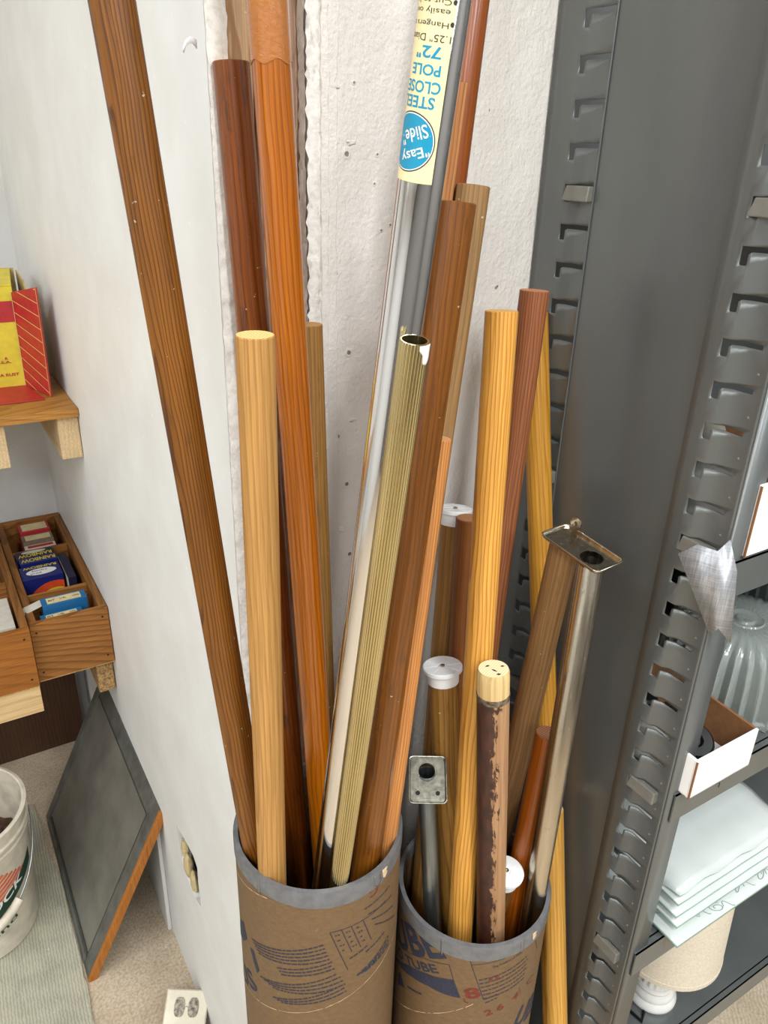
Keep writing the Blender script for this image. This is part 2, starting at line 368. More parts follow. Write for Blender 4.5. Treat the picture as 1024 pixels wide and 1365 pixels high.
# exposed studs between the two sheets
wr = struct('wall_right', MB().box(.379, 2.4, YR, YR+.016, 0, 3.0), M['rough'], smooth=0)
def board_part(name, x0, x1, y0, y1, z0, z1, mat, parent, bevel=.001):
    me = MB().box(x0, x1, y0, y1, z0, z1); return obj(name, me, mat, parent, smooth=0, bevel=bevel)
board_part('stud', .3000, .3325, YR+.0225, YR+.105, 0, 2.8, M['stud'], wr)
board_part('stud', .3335, .392, YR+.0175, YR+.105, 0, 2.8, M['studpale'], wr)
cut_face(1, (.379, YR+.0005), .0155, 0, 2.6, M['gyp'], 'cut_edge', wr, .0022, 2)
rt_ = random.Random(21); vs = []; fs = []; nz, nw = 520, 5
for i in range(nz+1):
    z = 2.6*i/nz
    for j in range(nw+1):
        u = .3770+.0165*j/nw+(rt_.uniform(-.0016, .0016) if j in (0, nw) else 0); d = .0003 if j == nw else (.0012+abs(rt_.gauss(0, .0016))+.0012*math.sin(i*.21+j)**2)
        vs.append((u, YR-d, z))
for i in range(nz):
    for j in range(nw): a = i*(nw+1)+j; fs.append((a, a+1, a+nw+2, a+nw+1))
obj('torn_edge', MB().add(vs, fs), M['gyp'], wr, smooth=60)
# raised, ragged strip of joint tape and old plaster along the sheet's edge
rj = random.Random(11); vs = []; fs = []; nz = 300
for i in range(nz+1):
    z = 2.6*i/nz; lo = .3925+rj.uniform(-.001, .0012); mid = .401+rj.uniform(-.0015, .0015)+.001*math.sin(i*.13); hi = .4155+.0025*math.sin(i*.05+1)+rj.uniform(-.0014, .0014)+(0 if rj.random() > .05 else -.005)
    t1 = .0022+rj.uniform(0, .0012); t2 = .0012+rj.uniform(0, .0006)
    vs += [(lo, YR, z), (lo+.001, YR-t1, z), (mid, YR-t1-.0004, z), (mid+.0012, YR-t2, z), (hi-.001, YR-t2, z), (hi, YR-.0002, z)]
for i in range(nz):
    for j in range(5): a = i*6+j; fs.append((a, a+1, a+7, a+6))
obj('joint_strip', MB().add(vs, fs), M['rough'], wr, smooth=30)
# nail dimples and spalls in the painted wall
M['pit'] = plain('wall_pit', (138, 126, 114), .9)
for px, py in ((472, 110), (446, 186), (447, 365), (440, 364), (450, 582), (462, 645), (466, 738), (508, 307), (462, 205), (465, 470), (440, 318), (520, 300), (499, 245), (503, 206)):
    p = ony(px, py, YR-.0001); r = .0026 if px < 470 else .0012
    d = MB().lathe([(r*2.4, 0), (r*1.7, .0006), (r*1.0, .0006), (r*.7, .0002), (0, .0002)], 14)
    d.xf(lambda v: (p.x+v.x*(1+rj.uniform(-.15, .15)), p.y-v.z, p.z+v.y*(1+rj.uniform(-.15, .15)))); d.m = [1 if i % 4 >= 2 else 0 for i in range(len(d.m)-1)]+[0]
    obj('nail_dimple', d, [M['rough'], M['pit']], wr, smooth=70)
for px, py, w, h in ((443, 115, .022, .004), (440, 145, .018, .003), (468, 190, .013, .007), (440, 465, .022, .005), (440, 562, .024, .004), (455, 705, .014, .010), (470, 560, .012, .005), (444, 725, .008, .012), (445, 602, .016, .004)):
    p = ony(px, py, YR); k = 11; ring = [(p.x+math.cos(6.283*i/k)*w/2*rj.uniform(.6, 1.15), p.z+math.sin(6.283*i/k)*h/2*rj.uniform(.5, 1.25)) for i in range(k)]
    q = MB(); q.add([(x, YR-.0004, z) for x, z in ring]+[(p.x+(x-p.x)*.7, YR-.0013-rj.uniform(0, .0008), p.z+(z-p.z)*.6) for x, z in ring], [(i, (i+1) % k, (i+1) % k+k, i+k) for i in range(k)]+[tuple(range(k, 2*k))])
    obj('paint_chip', q, M['rough'], wr, smooth=25)
struct('wall_back', MB().box(-5.0, XL, YB, YB+.05, 0, 3.0), M['wall'], smooth=0)
struct('ceiling', MB().box(-5.05, 2.45, -4.05, 2.35, 3.0, 3.05), M['wall'], smooth=0)
M['taupe'] = plain('grey_wall_paint', (112, 108, 104), .6, 0, .06, 8)
struct('wall_front', MB().box(-5.05, 2.45, -4.05, -4.0, 0, 3.0), M['taupe'], smooth=0)
struct('wall_side', MB().box(-5.05, -5.0, -4.0, 2.35, 0, 3.0), M['wall'], smooth=0)
struct('wall_end', MB().box(2.4, 2.45, -4.0, .775, 0, 3.0), M['taupe'], smooth=0)
# low white boards on the partition's foot, behind the leaning door
struct('trim_1', MB().box(XL-.010, XL-.0005, 1.375, 1.455, 0, .37), M['wall'], smooth=0, bevel=.002)
struct('trim_2', MB().box(XL-.006, XL-.0005, 1.465, 1.95, 0, .36), M['wall'], smooth=0, bevel=.002)
# ================================================================== CARDBOARD FORM TUBES
def tube_frame(c):
    a = Vector((c[0]-CAM.x, c[1]-CAM.y, 0)).normalized()
    return Matrix(((a.y, a.x, 0, c[0]), (-a.x, a.y, 0, c[1]), (0, 0, 1, 0), (0, 0, 0, 1)))
RT = .105
TUBE = {1: (.320, .644, 1.017), 2: (.526, .572, .868)}
TF = {k: tube_frame(v) for k, v in TUBE.items()}
def tuv(k, px, py, r=RT):
    """pixel -> (arc length, height) on the tube's outside"""
    inv = TF[k].inverted(); o = inv @ CAM; d = inv.to_3x3() @ ray(px, py)
    a = d.x**2+d.y**2; b = o.x*d.x+o.y*d.y; c = o.x**2+o.y**2-r*r; disc = b*b-a*c
    t = (-b-math.sqrt(max(0, disc)))/a; p = o+d*t
    return Vector((math.atan2(p.x, -p.y)*r, p.z))
def on_tube(r): return lambda u, w: (r*math.sin(u/RT), -r*math.cos(u/RT), w)
PR = on_tube(RT+.0004)
def make_tube(k, label):
    h = TUBE[k][2]; t = thing('form_tube', label, 'cardboard tube', mw=TF[k], group='cardboard concrete form tubes')
    n = 96
    b = MB().lathe([(RT-.0045, 0), (RT, 0), (RT, h), (RT-.0045, h)], n, close=True); obj('tube_wall', b, M['card'], t, world=False)
    obj('inner_floor', MB().lathe([(0, .385), (RT-.005, .385), (RT-.005, .397), (0, .397)], 48), M['card'], t, world=False)
    rr = random.Random(k); tp = .023 if k == 1 else .024
    # duct tape folded over the rim, its lower edge slightly uneven
    vs = []; fs = []
    for j in range(n):
        a = 2*math.pi*j/n; w = tp+.0015*math.sin(a*3+k)+.0006*rr.uniform(-1, 1)
        for r, z in ((RT+.0002, h-w), (RT+.0012, h-w), (RT+.0012, h-.001), (RT+.0006, h+.0009), (RT-.005, h+.0009), (RT-.0056, h-.001), (RT-.0056, h-.02), (RT-.0046, h-.02)):
            vs.append((r*math.sin(a), -r*math.cos(a), z))
    for j in range(n):
        for i in range(7): fs.append((j*8+i, ((j+1) % n)*8+i, ((j+1) % n)*8+i+1, j*8+i+1))
    tape = obj('duct_tape', MB().add(vs, fs), M['tape'], t, world=False)
    # torn ends of tape and a bared patch of paper
    for (px, py, w, hh, mt) in (((345, 1166, .004, .026, 'tape'), (512, 1150, .009, .017, 'torn'), (503, 1160, .012, .022, 'tape')) if k == 1 else ((591, 1250, .0045, .030, 'tape'), (715, 1222, .008, .016, 'torn'), (700, 1232, .006, .026, 'tape'))):
        u = tuv(k, px, py).x; q = MB(); R2 = RT+.0017 if mt == 'tape' else RT+.0021
        top = h-.002; pts = [(u-w/2, top), (u+w/2, top-.001), (u+w*.35, top-hh*.35), (u+w*.6, top-hh*.6), (u+w*.1, top-hh), (u-w*.3, top-hh*.8), (u-w*.45, top-hh*.4)]
        print_poly(q, pts, on_tube(R2), .004); o = obj('tape_end' if mt == 'tape' else 'torn_paper', q, M[mt], t, world=False); m = o.modifiers.new('thickness', 'SOLIDIFY'); m.thickness = .0006
    return t
t1 = make_tube(1, 'taller cardboard form tube with small print, left of the pair')
t2 = make_tube(2, 'shorter cardboard form tube printed with a red 8, right of the pair')
def T1(x, y): return tuv(1, 310+x*.2246, 1150+y*.2246)
def T2(x, y): return tuv(2, 510+x*.2246, 1170+y*.2246)
def seam(k, p0, p1):   # helical paper seam, a pale ragged ridge
    A, B = p0, p1; sl = (B.y-A.y)/(B.x-A.x); q = MB(); rr = random.Random(p0.y)
    u = -.16
    while u < .16:
        if rr.random() > .18:
            w = A.y+sl*(u-A.x); e = u+rr.uniform(.004, .010)
            if w < TUBE[k][2]-.027 and (k == 1 or u < .015): print_line(q, (u, w+rr.uniform(-.0004, .0004)), (e, A.y+sl*(e-A.x)), rr.uniform(.0004, .0012), PR)
            u = e
        else: u += .003
    return q
for a, b in ((T1(70, 120), T1(480, 228)), (T1(250, 868), T1(900, 560))):
    obj('paper_seam', seam(1, a, b), M['torn'], t1, world=False)
obj('paper_seam', seam(2, T2(60, 660), T2(250, 800)), M['torn'], t2, world=False)
# --- print on the taller tube: upside-down small print, a table, parts of big letters
rr = random.Random(2); q = MB()
for i in range(5): print_dashes(q, T1(115+10*i, 450+21*i), T1(540+9*i, 488+21*i), .0021, PR, rr)
for i in range(3): print_dashes(q, T1(265+12*i, 622+20*i), T1(592+8*i, 588+19*i), .0021, PR, rr)
for i in range(4): print_dashes(q, T1(165+25*i, 672+22*i), T1(628+14*i, 655+21*i), .0021, PR, rr)
for i in range(3): print_dashes(q, T1(240+25*i, 795+16*i), T1(655+10*i, 722+19*i), .0021, PR, rr)
for i in range(4): print_dashes(q, T1(785+20*i, 275+30*i), T1(935+8*i, 130+60*i), .0018, PR, rr)
for i in range(3): print_dashes(q, T1(740+22*i, 668-12*i), T1(925, 430+24*i), .0036, PR, rr, .005, .010, .0018)
print_dashes(q, T1(695, 570), T1(800, 490), .0022, PR, rr); print_dashes(q, T1(790, 530), T1(900, 410), .0022, PR, rr)
o = obj('small_print', q, M['print'], t1, world=False, smooth=0); o['kind'] = 'stuff'
q = MB()
C0, C1, C2 = T1(578, 415), T1(775, 340), T1(685, 635)
ev = (C2-C0); eh = (C1-C0)
for a in (0, .33, .62, 1.0): print_line(q, C0+eh*a, C0+eh*a+ev*(1.0 if a == 0 else .6), .0010, PR)
print_line(q, C0, C0+eh*1.9, .0010, PR)
for i in range(4):
    for j in range(3):
        c = C0+eh*(.16+.32*j)+ev*(.10+.13*i); print_dashes(q, c-eh*.07, c+eh*.07, .0020, PR, rr, .002, .004)
obj('printed_table', q, M['print'], t1, world=False, smooth=0)
q = MB(); print_text(q, 'US', T1(72, 690), T1(158, 772), .030, PR, bold=.02); print_poly(q, [T1(105, 500), T1(125, 520), T1(160, 640), T1(148, 655)], PR); print_poly(q, [T1(46, 330), T1(66, 350), T1(88, 455), T1(72, 462), T1(50, 420)], PR)
obj('lettering', q, M['print'], t1, world=False, smooth=0)
q = MB(); A, B = T1(862, 130), T1(812, 172); print_text(q, 'C', A, B, .013, PR, bold=.01); obj('red_mark', q, M['redprint'], t1, world=False, smooth=0)
# --- print on the shorter tube
q = MB()
print_text(q, 'TUBE', T2(60, 345), T2(384, 480), .046, PR, bold=.03)
obj('lettering', q, M['print'], t2, world=False, smooth=0); q = MB()
print_text(q, 'O TUBE', T2(98, 462), T2(338, 568), .0145, PR, bold=.02)
obj('lettering', q, M['print'], t2, world=False, smooth=0); q = MB()
print_poly(q, [T2(78, 462), T2(160, 520), T2(250, 563), T2(422, 604), T2(463, 714), T2(270, 640), T2(180, 590), T2(110, 530)], PR)
obj('printed_band', q, M['print'], t2, world=False, smooth=0); q = MB()
print_text(q, 'UBE', T2(760, 905), T2(905, 770), .042, PR, bold=.03)
obj('lettering', q, M['print'], t2, world=False, smooth=0)
q = MB()
print_line(q, T2(110, 405), T2(250, 478), .0009, PR); print_line(q, T2(250, 478), T2(395, 515), .0009, PR); print_line(q, T2(395, 515), T2(420, 600), .0009, PR)
print_line(q, T2(512, 468), T2(600, 725), .0009, PR); print_line(q, T2(512, 468), T2(640, 452), .0009, PR); print_line(q, T2(530, 517), T2(740, 470), .0008, PR); print_line(q, T2(900, 330), T2(915, 420), .0009, PR)
print_text(q, 'Concrete', T2(645, 470), T2(775, 428), .0060, PR, bold=.015)
print_text(q, 'The Product of Form', T2(655, 538), T2(832, 440), .0044, PR, bold=.01)
rr = random.Random(9)
for i in range(6): print_dashes(q, T2(570+6*i, 608+22*i), T2(865-4*i, 455+26*i), .0018, PR, rr)
for i in range(2): print_dashes(q, T2(606+4*i, 722+20*i), T2(680, 690+22*i), .0016, PR, rr)
print_dashes(q, T2(150, 645), T2(230, 690), .0028, PR, rr)
print_poly(q, [T2(95, 565), T2(108, 562), T2(132, 655), T2(112, 640), T2(92, 630)], PR)
o = obj('small_print', q, M['print'], t2, world=False, smooth=0); o['kind'] = 'stuff'
q = MB()
print_text(q, '8', T2(498, 722), T2(590, 706), .0215, PR, bold=.03)
obj('red_stamp', q, M['redprint'], t2, world=False, smooth=0); q = MB(); print_text(q, '2', T2(612, 824), T2(656, 806), .0130, PR, bold=.02); obj('red_stamp', q, M['redprint'], t2, world=False, smooth=0); q = MB(); print_text(q, '6', T2(680, 793), T2(722, 772), .0130, PR, bold=.02)
obj('red_stamp', q, M['redprint'], t2, world=False, smooth=0); q = MB(); print_text(q, '4', T2(765, 732), T2(800, 712), .0125, PR, bold=.02); obj('red_stamp', q, M['redprint'], t2, world=False, smooth=0); q = MB(); print_text(q, 'C', T2(848, 645), T2(882, 615), .0125, PR)
obj('red_stamp', q, M['redprint'], t2, world=False, smooth=0); q = MB(); print_line(q, T2(818, 690), T2(812, 650), .0006, PR)
obj('pencil_tick', q, M['redprint'], t2, world=False, smooth=0)
for a in ((628, 600), (666, 588)): q = MB(); print_poly(q, [T2(a[0], a[1]-4), T2(a[0]+26, a[1]-9), T2(a[0]+22, a[1]+12), T2(a[0]+14, a[1]+20), T2(a[0]+5, a[1]+14)], PR); obj('red_stamp', q, M['redprint'], t2, world=False, smooth=0)
q = MB(); print_line(q, T2(480, 715), T2(488, 735), .0016, PR); print_line(q, T2(488, 735), T2(508, 743), .0022, PR)
obj('red_stamp', q, M['redprint'], t2, world=False, smooth=0)
# ================================================================== POLES
PO = {
'p01':((0.2863,0.6372,0.4000),(0.1724,0.6726,1.8776),0.0170),
'p02':((0.3345,0.6910,0.4000),(0.2914,0.7485,1.8529),0.0165),
'p03':((0.3623,0.6578,0.4000),(0.3007,0.6863,1.8928),0.0165),
'p04':((0.2415,0.6238,0.4000),(0.2429,0.5986,1.6435),0.0165),
'p05':((0.3812,0.7019,0.4000),(0.3563,0.7293,1.6195),0.0140),
'p06':((0.3009,0.6901,0.4000),(0.3180,0.4573,1.8676),0.0159),
'p07':((0.3070,0.6630,0.4000),(0.2981,0.4442,1.6653),0.0110),
'p08':((0.3340,0.7372,0.4000),(0.4024,0.6154,1.6291),0.0065),
'p09':((0.2858,0.5678,0.4000),(0.4374,0.5938,1.7455),0.0170),
'p10':((0.3238,0.5900,0.4000),(0.4874,0.6381,1.7576),0.0165),
'p11':((0.3374,0.6211,0.4000),(0.5021,0.6787,1.9132),0.0160),
'p12':((0.2974,0.5906,0.4000),(0.4766,0.6554,1.8432),0.0075),
'p13':((0.3165,0.5608,0.4000),(0.4418,0.6045,1.5203),0.0125),
'p14':((0.4432,0.5854,0.4000),(0.5610,0.7230,1.3654),0.0170),
'p15':((0.4940,0.5722,0.4000),(0.5503,0.6794,1.3752),0.0170),
'p16':((0.4739,0.5139,0.4000),(0.5172,0.6149,1.6417),0.0170),
'p17':((0.5369,0.6403,0.4000),(0.6019,0.6625,1.6502),0.0165),
'p18':((0.6735,0.4070,0.0200),(0.6735,0.7368,1.6079),0.0165),
'p19':((0.5575,0.5849,0.4000),(0.6240,0.5498,0.9734),0.0135),
'p20':((0.6548,0.3780,0.0200),(0.6560,0.5676,0.9355),0.0165),
'p21':((0.5757,0.6330,0.4000),(0.6241,0.5851,1.3665),0.0180),
'p22':((0.5720,0.5046,0.4000),(0.6031,0.5226,1.3763),0.0150),
'p23':((0.5386,0.4918,0.4000),(0.4928,0.5427,1.2552),0.0190),
'p24':((0.5102,0.5287,0.4000),(0.4930,0.6372,1.1955),0.0180),
'p25':((0.4832,0.5441,0.4000),(0.4517,0.6002,1.0717),0.0120),
'p26':((0.5440,0.5376,0.4000),(0.6042,0.5489,1.1101),0.0160),
'p27':((0.5333,0.6062,0.4000),(0.5466,0.5333,0.9079),0.0170),
}
def frame(key, up=0.0):
    b, t, r = PO[key]; b = Vector(b); t = Vector(t); d = (t-b).normalized(); t = t+d*up
    mid = (b+t)/2; to = (mid-CAM); y = (to-d*to.dot(d)).normalized(); x = y.cross(d)
    return Matrix(((x.x, y.x, d.x, b.x), (x.y, y.y, d.y, b.y), (x.z, y.z, d.z, b.z), (0, 0, 0, 1))), (t-b).length, r
def axis_z(key, py):     # height along the pole's axis that shows at picture row py
    b, t, r = PO[key]; b = Vector(b); t = Vector(t); d = (t-b).normalized(); lo, hi = 0.0, 2.4
    for _ in range(50):
        m = (lo+hi)/2
        q = proj(b+d*m)
        if q[1] > py and q[2] > 0: lo = m
        else: hi = m
    return lo
def shaft(L, r, n=36, chamfer=.0009, sag=0.0):
    nz = 14; pr = [(r*.96, 0.0)]
    pr += [(r, .001+(L-.001-chamfer)*i/nz) for i in range(nz+1)]
    m = MB().lathe(pr+[(r-chamfer, L)], n)
    m.m = [0]*len(m.m); m.m[-1] = 1
    return m
def dowel(key, name, label, light, dark, end=((226, 186, 128), (196, 148, 92)), up=0.0, cat='pole', group='wooden poles standing in the tubes', **k):
    mw, L, r = frame(key, up)
    o = obj(name, shaft(L, r), [wood(name+'_'+key, light, dark, **k), endgrain('end_grain_'+key, *end)], None, world=False, smooth=35, mw=mw)
    return tag(o, label, cat, group)
dowel('p01', 'wooden_pole', 'long brown wooden pole leaning furthest left across the white wall', (140, 90, 40), (76, 42, 16), up=.28, ring=105, contrast=.9, dirt=.25, rough=.45, blot=.45, tilt=.012)
dowel('p02', 'wooden_pole', 'dark reddish brown pole with worn flat top, against the exposed stud', (140, 78, 32), (78, 38, 14), ring=60, contrast=.6, dirt=.55, dirtcol=(58, 32, 18), rough=.38, coat=.3, seed=2)
o = dowel('p03', 'varnished_pole', 'glossy honey-orange varnished pole with clear tape near its top', (196, 118, 42), (146, 76, 20), up=.3, ring=75, contrast=.75, rough=.3, coat=.7, blot=.12, seed=3)
dowel('p04', 'pine_pole', 'pale unfinished pine pole in front with a clean sawn top', (188, 144, 90), (152, 106, 58), end=((240, 208, 140), (206, 156, 84)), ring=55, contrast=.6, rough=.55, blot=.12, tilt=.03, seed=4)
dowel('p05', 'wooden_pole', 'thin greyish brown pole half hidden behind the honey-orange pole', (164, 122, 70), (112, 78, 42), end=((200, 150, 92), (170, 120, 70)), ring=80, contrast=.6, dirt=.35, dirtcol=(84, 60, 36), rough=.6, seed=5)
dowel('p09', 'wooden_pole', 'scuffed mid-brown pole with pale sawn rim, right of the chrome pole', (130, 80, 36), (66, 36, 14), end=((214, 176, 104), (190, 142, 80)), ring=60, contrast=.45, dirt=.45, dirtcol=(66, 38, 20), rough=.36, coat=.3, blot=.5, seed=6)
dowel('p10', 'wooden_pole', 'weathered grey-tan pole behind the scuffed mid-brown pole', (158, 124, 84), (112, 82, 50), end=((176, 142, 96), (150, 116, 76)), ring=70, contrast=.6, dirt=.3, dirtcol=(92, 68, 44), rough=.65, seed=7)
dowel('p11', 'varnished_pole', 'orange-brown varnished pole furthest back behind the labelled chrome pole', (150, 82, 30), (104, 50, 15), up=.32, ring=55, contrast=.55, rough=.34, coat=.5, seed=8)
dowel('p13', 'wooden_pole', 'slim salmon-tan pole squeezed right of the scuffed mid-brown pole', (206, 146, 92), (162, 100, 56), end=((216, 164, 112), (190, 134, 84)), ring=95, contrast=.85, rough=.6, seed=9)
# square stick
mw, L, r = frame('p12'); o = obj('wooden_stick', MB().box(-r, r, -r, r, 0, L), wood('stick_wood', (176, 120, 72), (118, 72, 38), ring=90, contrast=.7, rough=.6), None, world=False, smooth=0, bevel=.0008, mw=mw)
tag(o, 'narrow square wooden stick tucked between chrome pole and orange-brown pole', 'stick')
# clear tape on the honey pole
pv = [x for x in bpy.data.objects if x.name.startswith('varnished_pole')][0]
def clear_tape():
    t = NT('clear_tape'); n = t.noise(t.obco((60, 60, 90)), 2, 5, .7, 1.5); t.set(t.ramp(n, [(.4, srgb(178, 106, 40)), (.75, srgb(190, 122, 58))]), .14); t.b.inputs['Coat Weight'].default_value = .6; t.bump(n, .6, .0015); return t.m
r3 = PO['p03'][2]; zt = axis_z('p03', 84)
q = MB(); nn = 36
for zz in range(13):
    for j in range(nn):
        a = 2*math.pi*j/nn; z = zt+.36*zz/12+(.002*math.sin(5*a) if zz == 0 else 0); R2 = r3+.0004+(.0006*random.Random(j*7+zz).random() if zz < 7 else 0)
        q.v.append(Vector((R2*math.sin(a), -R2*math.cos(a), z)))
for zz in range(12):
    for j in range(nn): q.f.append((zz*nn+j, zz*nn+(j+1) % nn, (zz+1)*nn+(j+1) % nn, (zz+1)*nn+j)); q.m.append(0)
pt = obj('tape_wrap', q, clear_tape(), pv, world=False)
# ---- second tube
dowel('p16', 'pine_pole', 'golden yellow pine pole with tight straight grain in the right tube', (226, 168, 78), (180, 114, 38), end=((226, 180, 108), (196, 140, 74)), ring=72, contrast=.95, rough=.45, blot=.1, sat=1.0, tilt=.006, off=(.06, .02), seed=10)
dowel('p17', 'wooden_pole', 'reddish brown pole with straight grain, tallest of the right tube', (168, 108, 74), (106, 62, 40), end=((206, 140, 98), (176, 112, 76)), ring=100, contrast=.85, rough=.6, blot=.3, tilt=.02, seed=11)
dowel('p18', 'pine_pole', 'yellow pine pole standing behind the right tube beside the grey shelving', (212, 158, 78), (170, 112, 44), ring=60, contrast=.65, rough=.5, blot=.2, tilt=.035, group='pine poles standing on the floor', seed=12)
dowel('p15', 'wooden_pole', 'dark red-brown short pole behind the golden pine pole', (132, 82, 46), (92, 52, 26), end=((178, 124, 80), (150, 98, 60)), ring=50, contrast=.4, rough=.5, blot=.2, seed=13)
dowel('p21', 'wooden_pole', 'tan-grey pole leaning right just behind the flanged nickel pipe', (170, 130, 88), (122, 88, 56), ring=60, contrast=.55, dirt=.2, rough=.62, seed=14)
dowel('p26', 'wooden_pole', 'short red-brown varnished pole with pinkish top behind the nickel pipe', (164, 92, 44), (114, 56, 22), end=((186, 132, 98), (158, 106, 74)), ring=50, contrast=.45, rough=.35, coat=.3, seed=15)
dowel('p19', 'wooden_pole', 'short tan pole almost hidden behind the lower nickel pipe', (172, 130, 90), (126, 86, 54), end=((236, 206, 158), (214, 174, 122)), ring=60, contrast=.5, rough=.6, seed=16)
dowel('p20', 'pine_pole', 'short pine pole on the floor between right tube and grey shelving', (214, 166, 92), (172, 118, 54), end=((240, 212, 164), (214, 176, 124)), ring=60, contrast=.6, rough=.5, blot=.15, tilt=.03, group='pine poles standing on the floor', seed=17)
# chipped dark-painted pole
def chipped():
    t = NT('chipped_dark_paint'); base = t.ramp(t.noise(t.obco((300, 300, 8)), 1, 3), [(.3, srgb(140, 100, 66)), (.7, srgb(176, 136, 98))])
    co = t.obco(); sx = t.n('ShaderNodeSeparateXYZ'); t.l(co, sx.inputs[0])
    n = t.noise(t.obco((95, 95, 30)), 1.6, 6, .72, .3)
    f = t.math('ADD', n, t.math('MULTIPLY', sx.outputs[0], 22.0))         # paint survives on one side of the stick
    k = t.ramp(f, [(.54, BW(1)), (.575, BW(0))])
    pc = t.ramp(t.noise(t.obco((40, 40, 12)), 3, 5), [(.3, srgb(42, 22, 16)), (.7, srgb(78, 44, 30))])
    t.set(t.mix(k, base, pc), .5); t.bump(k, .7, .001); return t.m
mw, L, r = frame('p23'); rt = thing('chipped_pole', 'chipped dark-painted pole with bare cream top, front of the right tube', 'pole', group='wooden poles standing in the tubes', mw=mw)
obj('shaft', shaft(L-.034, r), [chipped(), M['dark']], rt, world=False, smooth=35)
M['creamtop'] = wood('bare_cream_wood', (222, 194, 142), (186, 152, 98), ring=40, contrast=.4, rough=.7, dirt=.3, dirtcol=(130, 100, 62))
m = MB().lathe([(r*.985, L-.0345), (r*.99, L-.014), (r*.97, L-.003), (r*.9, L)], 36); m.m[-1] = 1
tipo = obj('bare_end', m, [M['creamtop'], endgrain('cream_end', (240, 222, 180), (222, 194, 146))], rt, world=False, smooth=35)
q = MB()
for (x, y, a, l, w) in ((-.007, .004, .5, .006, .003), (.001, -.004, -.6, .0085, .0022), (.010, .005, .2, .005, .003), (.006, -.011, .3, .0055, .0035)):
    ca, sa = math.cos(a), math.sin(a); q.slab([(x+ca*dx-sa*dy, y+sa*dx+ca*dy, L+.0001) for dx, dy in ((-l/2, 0), (0, -w/2), (l/2, 0), (0, w/2))], (0, 0, 1), .0003)
obj('nail_hole', q, M['dark'], tipo, world=False, smooth=0)
q = MB().lathe([(r+.0003, L-.040), (r+.0006, L-.033), (r*.995, L-.0325)], 36); obj('paint_edge', q, plain('flaking_edge', (120, 104, 84), .6, 0, .5, 200), rt, world=False)
# white end caps on two poles (and one deep in the tube)
def capped(key, label, light, dark, capr, caph=.011, seed=0, **k):
    mw, L, r = frame(key); rt = thing('capped_pole', label, 'pole', group='poles with white end caps', mw=mw)
    obj('shaft', shaft(L, r), [wood('capped_pole_'+key, light, dark, seed=seed, **k), endgrain('end_grain_'+key, light, dark)], rt, world=False, smooth=35)
    c = obj('end_cap', MB().lathe([(r+.0003, L-caph-.006), (r+.0022, L-caph-.006), (r+.003, L-.002), (capr, L-.002), (capr, L+.0022), (capr-.0012, L+.0032), (capr*.24, L+.0030), (capr*.2, L+.0022), (0, L+.0022)], 40), M['white'], rt, world=False, smooth=35)
    q = MB()
    for i in range(8):
        a = math.pi*i/4+.2; q.slab([(math.cos(a)*capr*.25+math.sin(a)*s*.0004, math.sin(a)*capr*.25-math.cos(a)*s*.0004, L+.0031) for s in (-1, 1)]+[(math.cos(a)*capr*.94+math.sin(a)*s*.0004, math.sin(a)*capr*.94-math.cos(a)*s*.0004, L+.0031) for s in (1, -1)], (0, 0, 1), .0004)
    obj('rib', q, M['white'], c, world=False, smooth=0)
    obj('screw', MB().lathe([(.0030, L+.0022), (.0030, L+.0040), (.0014, L+.0044), (.0012, L+.003), (0, L+.003)], 14), M['nickel'], c, world=False)
    return rt
capped('p24', 'brown pole with round white plastic cap left of the golden pine pole', (166, 122, 66), (110, 74, 36), .0252, .013, 20, ring=45, contrast=.7, dirt=.2, rough=.5)
capped('p14', 'back pole with white cap at wall height behind the golden pine pole', (162, 118, 68), (116, 80, 44), .0232, .012, 21, ring=45, contrast=.5, rough=.5)
capped('p27', 'lowest white-capped pole, sunk inside the right tube', (120, 84, 48), (84, 54, 28), .0238, .012, 22, ring=45, contrast=.5, rough=.5)
# ---- steel poles
def hollow(L, r, th=.0014, n=48, flute=None):
    m = MB().lathe([(r-th, .0), (r, 0), (r, L-.0006), (r-.0004, L), (r-th, L), (r-th, L-.12), (r-th, .02)], n, close=True, flute=flute); return m
mw, L, r = frame('p06', .34)
cp = thing('closet_pole', 'chrome steel closet pole with cream and blue paper label', 'pole', group='steel poles in the left tube', mw=mw)
obj('shaft', hollow(L, r, n=64), M['chrome'], cp, world=False)
M['cream_label'] = plain('cream_label_paper', (236, 222, 172), .32, 0, .03, 20); M['blue'] = plain('label_blue_ink', (24, 142, 178), .35, 0, .03); M['ink'] = plain('label_black_ink', (54, 52, 52), .4); M['labelwhite'] = plain('label_white_ink', (238, 236, 230), .4)
LZ = lambda d: (lambda u, w: ((r+d)*math.sin(u/r), -(r+d)*math.cos(u/r), w))
zl = axis_z('p06', 240); UR = r*math.radians(27); q = MB()
print_poly(q, [(UR, zl), (UR, L-.03), (UR-.068, L-.03), (UR-.068, zl)], LZ(.00025), .006); lab = obj('paper_label', q, M['cream_label'], cp, world=False)
def lline(s, py0, py1, u0, width, mat, bold=.0, name='lettering'):
    z = axis_z('p06', py0); q = MB(); print_text(q, s, (UR-u0, z), (UR-u0-width, z), z-axis_z('p06', py1), LZ(.0004), .004, bold); return obj(name, q, M[mat], lab, world=False, smooth=0)
lline('STEEL', 128, 144, .0055, .0250, 'blue', .02); lline('CLOSET', 108, 124, .0030, .0310, 'blue', .02); lline('POLE', 86, 101, .0045, .0205, 'blue', .02); lline('72"', 62, 79, .0055, .0170, 'blue', .02)
lline('1.25" Diameter', 47, 57, .0008, .0430, 'ink'); lline('Hangers slide', 28, 38, .0035, .0370, 'ink'); lline('easily on pole', 11, 21, .0035, .0400, 'ink'); lline('Cut-to-length', -2, 8, .0035, .0380, 'ink')
